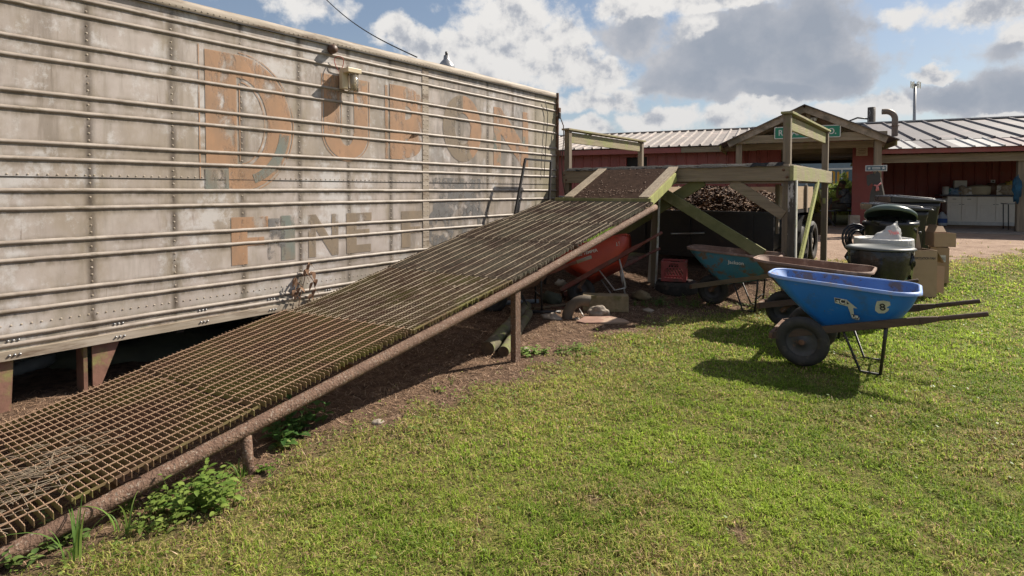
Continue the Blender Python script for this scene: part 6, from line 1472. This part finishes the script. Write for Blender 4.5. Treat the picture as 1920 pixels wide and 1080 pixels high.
def passage_things():
    c = PN(1551, 400, 18.8); t = bthing('folding_chair', 'black folding chair standing at the left of the passage', 'chair', (c.x, 18.8, FL), 'chairs in the passage')
    for y in (-.2, .2):
        MB().beam((-.18, y, 0), (.10, y, .82), .025, .03).build('leg', 'black_steel', t); MB().beam((.2, y, 0), (-.14, y, .5), .025, .03).build('leg', 'black_steel', t)
    MB().box((0, 0, .44), (.36, .40, .03)).build('seat', 'black_steel', t, bevel=.008); MB().box((.095, 0, .74), (.03, .40, .18)).build('backrest', 'black_steel', t, bevel=.008)
    c = PN(1603, 400, 17.6); t = bthing('concrete_block', 'small pale concrete block at the end of the porch slab', 'block', (c.x, 17.7, FL-.01)); MB().box((0, 0, .19), (.24, .3, .38)).build('block', 'stone', t, bevel=.01)
    c = PN(1582, 398, 24); t = bthing('bench_rail', 'thin black rail across the back of the passage', 'rail', (c.x-.7, 23.5, FL)); z = PN(1560, 354, 23.5).z-FL
    MB().beam((-1.2, 0, z), (.9, 0, z), .05, .05).build('bar', 'black_steel', t)
    for x in (-1.2, .9): MB().box((x, 0, z/2), (.05, .05, z)).build('post', 'black_steel', t)
passage_things()
def bush(label, x, y, z, rx, ry, rz_b, n, cols, seed, name='bush', ls=.07):
    rs = np.random.default_rng(seed); d = rs.normal(size=(n, 3)); d /= np.linalg.norm(d, axis=1)[:, None]; r = rs.random(n)**.45
    k = 1+.35*(np.sin(d[:, 0]*5+seed)*np.cos(d[:, 1]*4)+np.sin(d[:, 2]*6)); p = d*r[:, None]*np.array([rx, ry, rz_b])*k[:, None]*.85; p[:, 2] += rz_b*.9; keep = p[:, 2] > 0; p = p[keep]; n = len(p)
    a = rs.normal(size=(n, 3)); a /= np.linalg.norm(a, axis=1)[:, None]; b = np.cross(a, rs.normal(size=(n, 3))); b /= np.linalg.norm(b, axis=1)[:, None]; s = rs.uniform(.6, 1.3, n)[:, None]*ls
    V = np.stack([p-a*s, p+b*s*.45, p+a*s, p-b*s*.45], 1).reshape(-1, 3); o_ = np.arange(n)[:, None]*4; c0, c1 = np.array(cols[0]), np.array(cols[1]); c = c0+(c1-c0)*rs.random((n, 1))
    w = Bm @ Vector((x, y, z)); o = nmesh(name, V, o_+np.arange(4), 'leaf', None, np.repeat(c, 4, 0)); o.location = w; tag(o, label, 'bush', 'bushes behind the passage')
    m = MB(); rr = random.Random(seed)
    for k in range(6): m.tube([(0, 0, 0), (rx*.4*rr.uniform(-1, 1), ry*.4*rr.uniform(-1, 1), rz_b*.9), (rx*.7*rr.uniform(-1, 1), ry*.6*rr.uniform(-1, 1), rz_b*1.4)], [.03, .02, .008], 5)
    m.build('stem', 'log', o)
c = lambda px, n: PN(px, 350, n).x
bush('tall bright bush at the right of the passage opening', c(1588, 29), 29, .35, .9, .8, 1.05, 7000, ((.22, .30, .06), (.45, .50, .13)), 3)
bush('low sunlit bush in the middle of the passage opening', c(1562, 28.5), 28.5, .35, 1.0, .8, .72, 7000, ((.24, .32, .06), (.50, .52, .15)), 5)
bush('sunlit bush at the left of the passage opening', c(1535, 29), 29, .35, 1.0, .8, .60, 6000, ((.2, .28, .06), (.42, .46, .12)), 8)
bush('darker bush behind the others toward the blue house', c(1575, 31.5), 31.5, .35, 1.4, .8, .85, 6000, ((.06, .11, .03), (.14, .19, .05)), 9)
def blue_house():
    n = 38; a = c(1470, n); b = c(1640, n); t = bthing('blue_house', 'grey-blue sided house with white window frames seen through the passage', 'house', ((a+b)/2, n, .4))
    w = b-a+6; MB().box((0, 2.5, 1.9), (w, 5, 3.8)).build('wall', 'blue_siding', t)
    m = MB(); m.add([(-w/2-.3, -.4, 3.75), (w/2+.3, -.4, 3.75), (w/2+.3, 2.5, 4.9), (-w/2-.3, 2.5, 4.9), (-w/2-.3, 5.4, 3.75), (w/2+.3, 5.4, 3.75)], [(0, 1, 2, 3), (3, 2, 5, 4)]); m.build('roof', 'roof_grey', t)
    for px, ww in ((1563, .9), (1592, .9), (1528, 1.0)):
        x = PN(px, 315, n).x-(a+b)/2; f = MB().box((x, -.03, 1.75), (ww, .06, 1.3)).build('window', 'label_white', t); MB().box((x, -.065, 1.75), (ww-.2, .02, 1.1)).build('pane', 'sign_blue', f)
    n = 33; t = bthing('yellow_railing', 'yellow painted metal railing in front of the blue house', 'railing', (c(1565, n), n, .4)); z0 = PN(1560, 345, n).z-.4; z1 = PN(1560, 322, n).z-.4
    for k, px in enumerate((1530, 1547, 1563, 1571, 1588)):
        x = c(px, n)-c(1565, n); MB().box((x, 0, z1/2), (.09, .09, z1)).build('post', 'yellow_paint', t)
    for z in (z1, z0): 
        MB().box((c(1555, n)-c(1565, n), 0, z), (c(1563, n)-c(1547, n)+.0, .06, .07)).build('rail', 'yellow_paint', t)
blue_house()
# trees far behind the barns keep the horizon closed when seen from a step aside
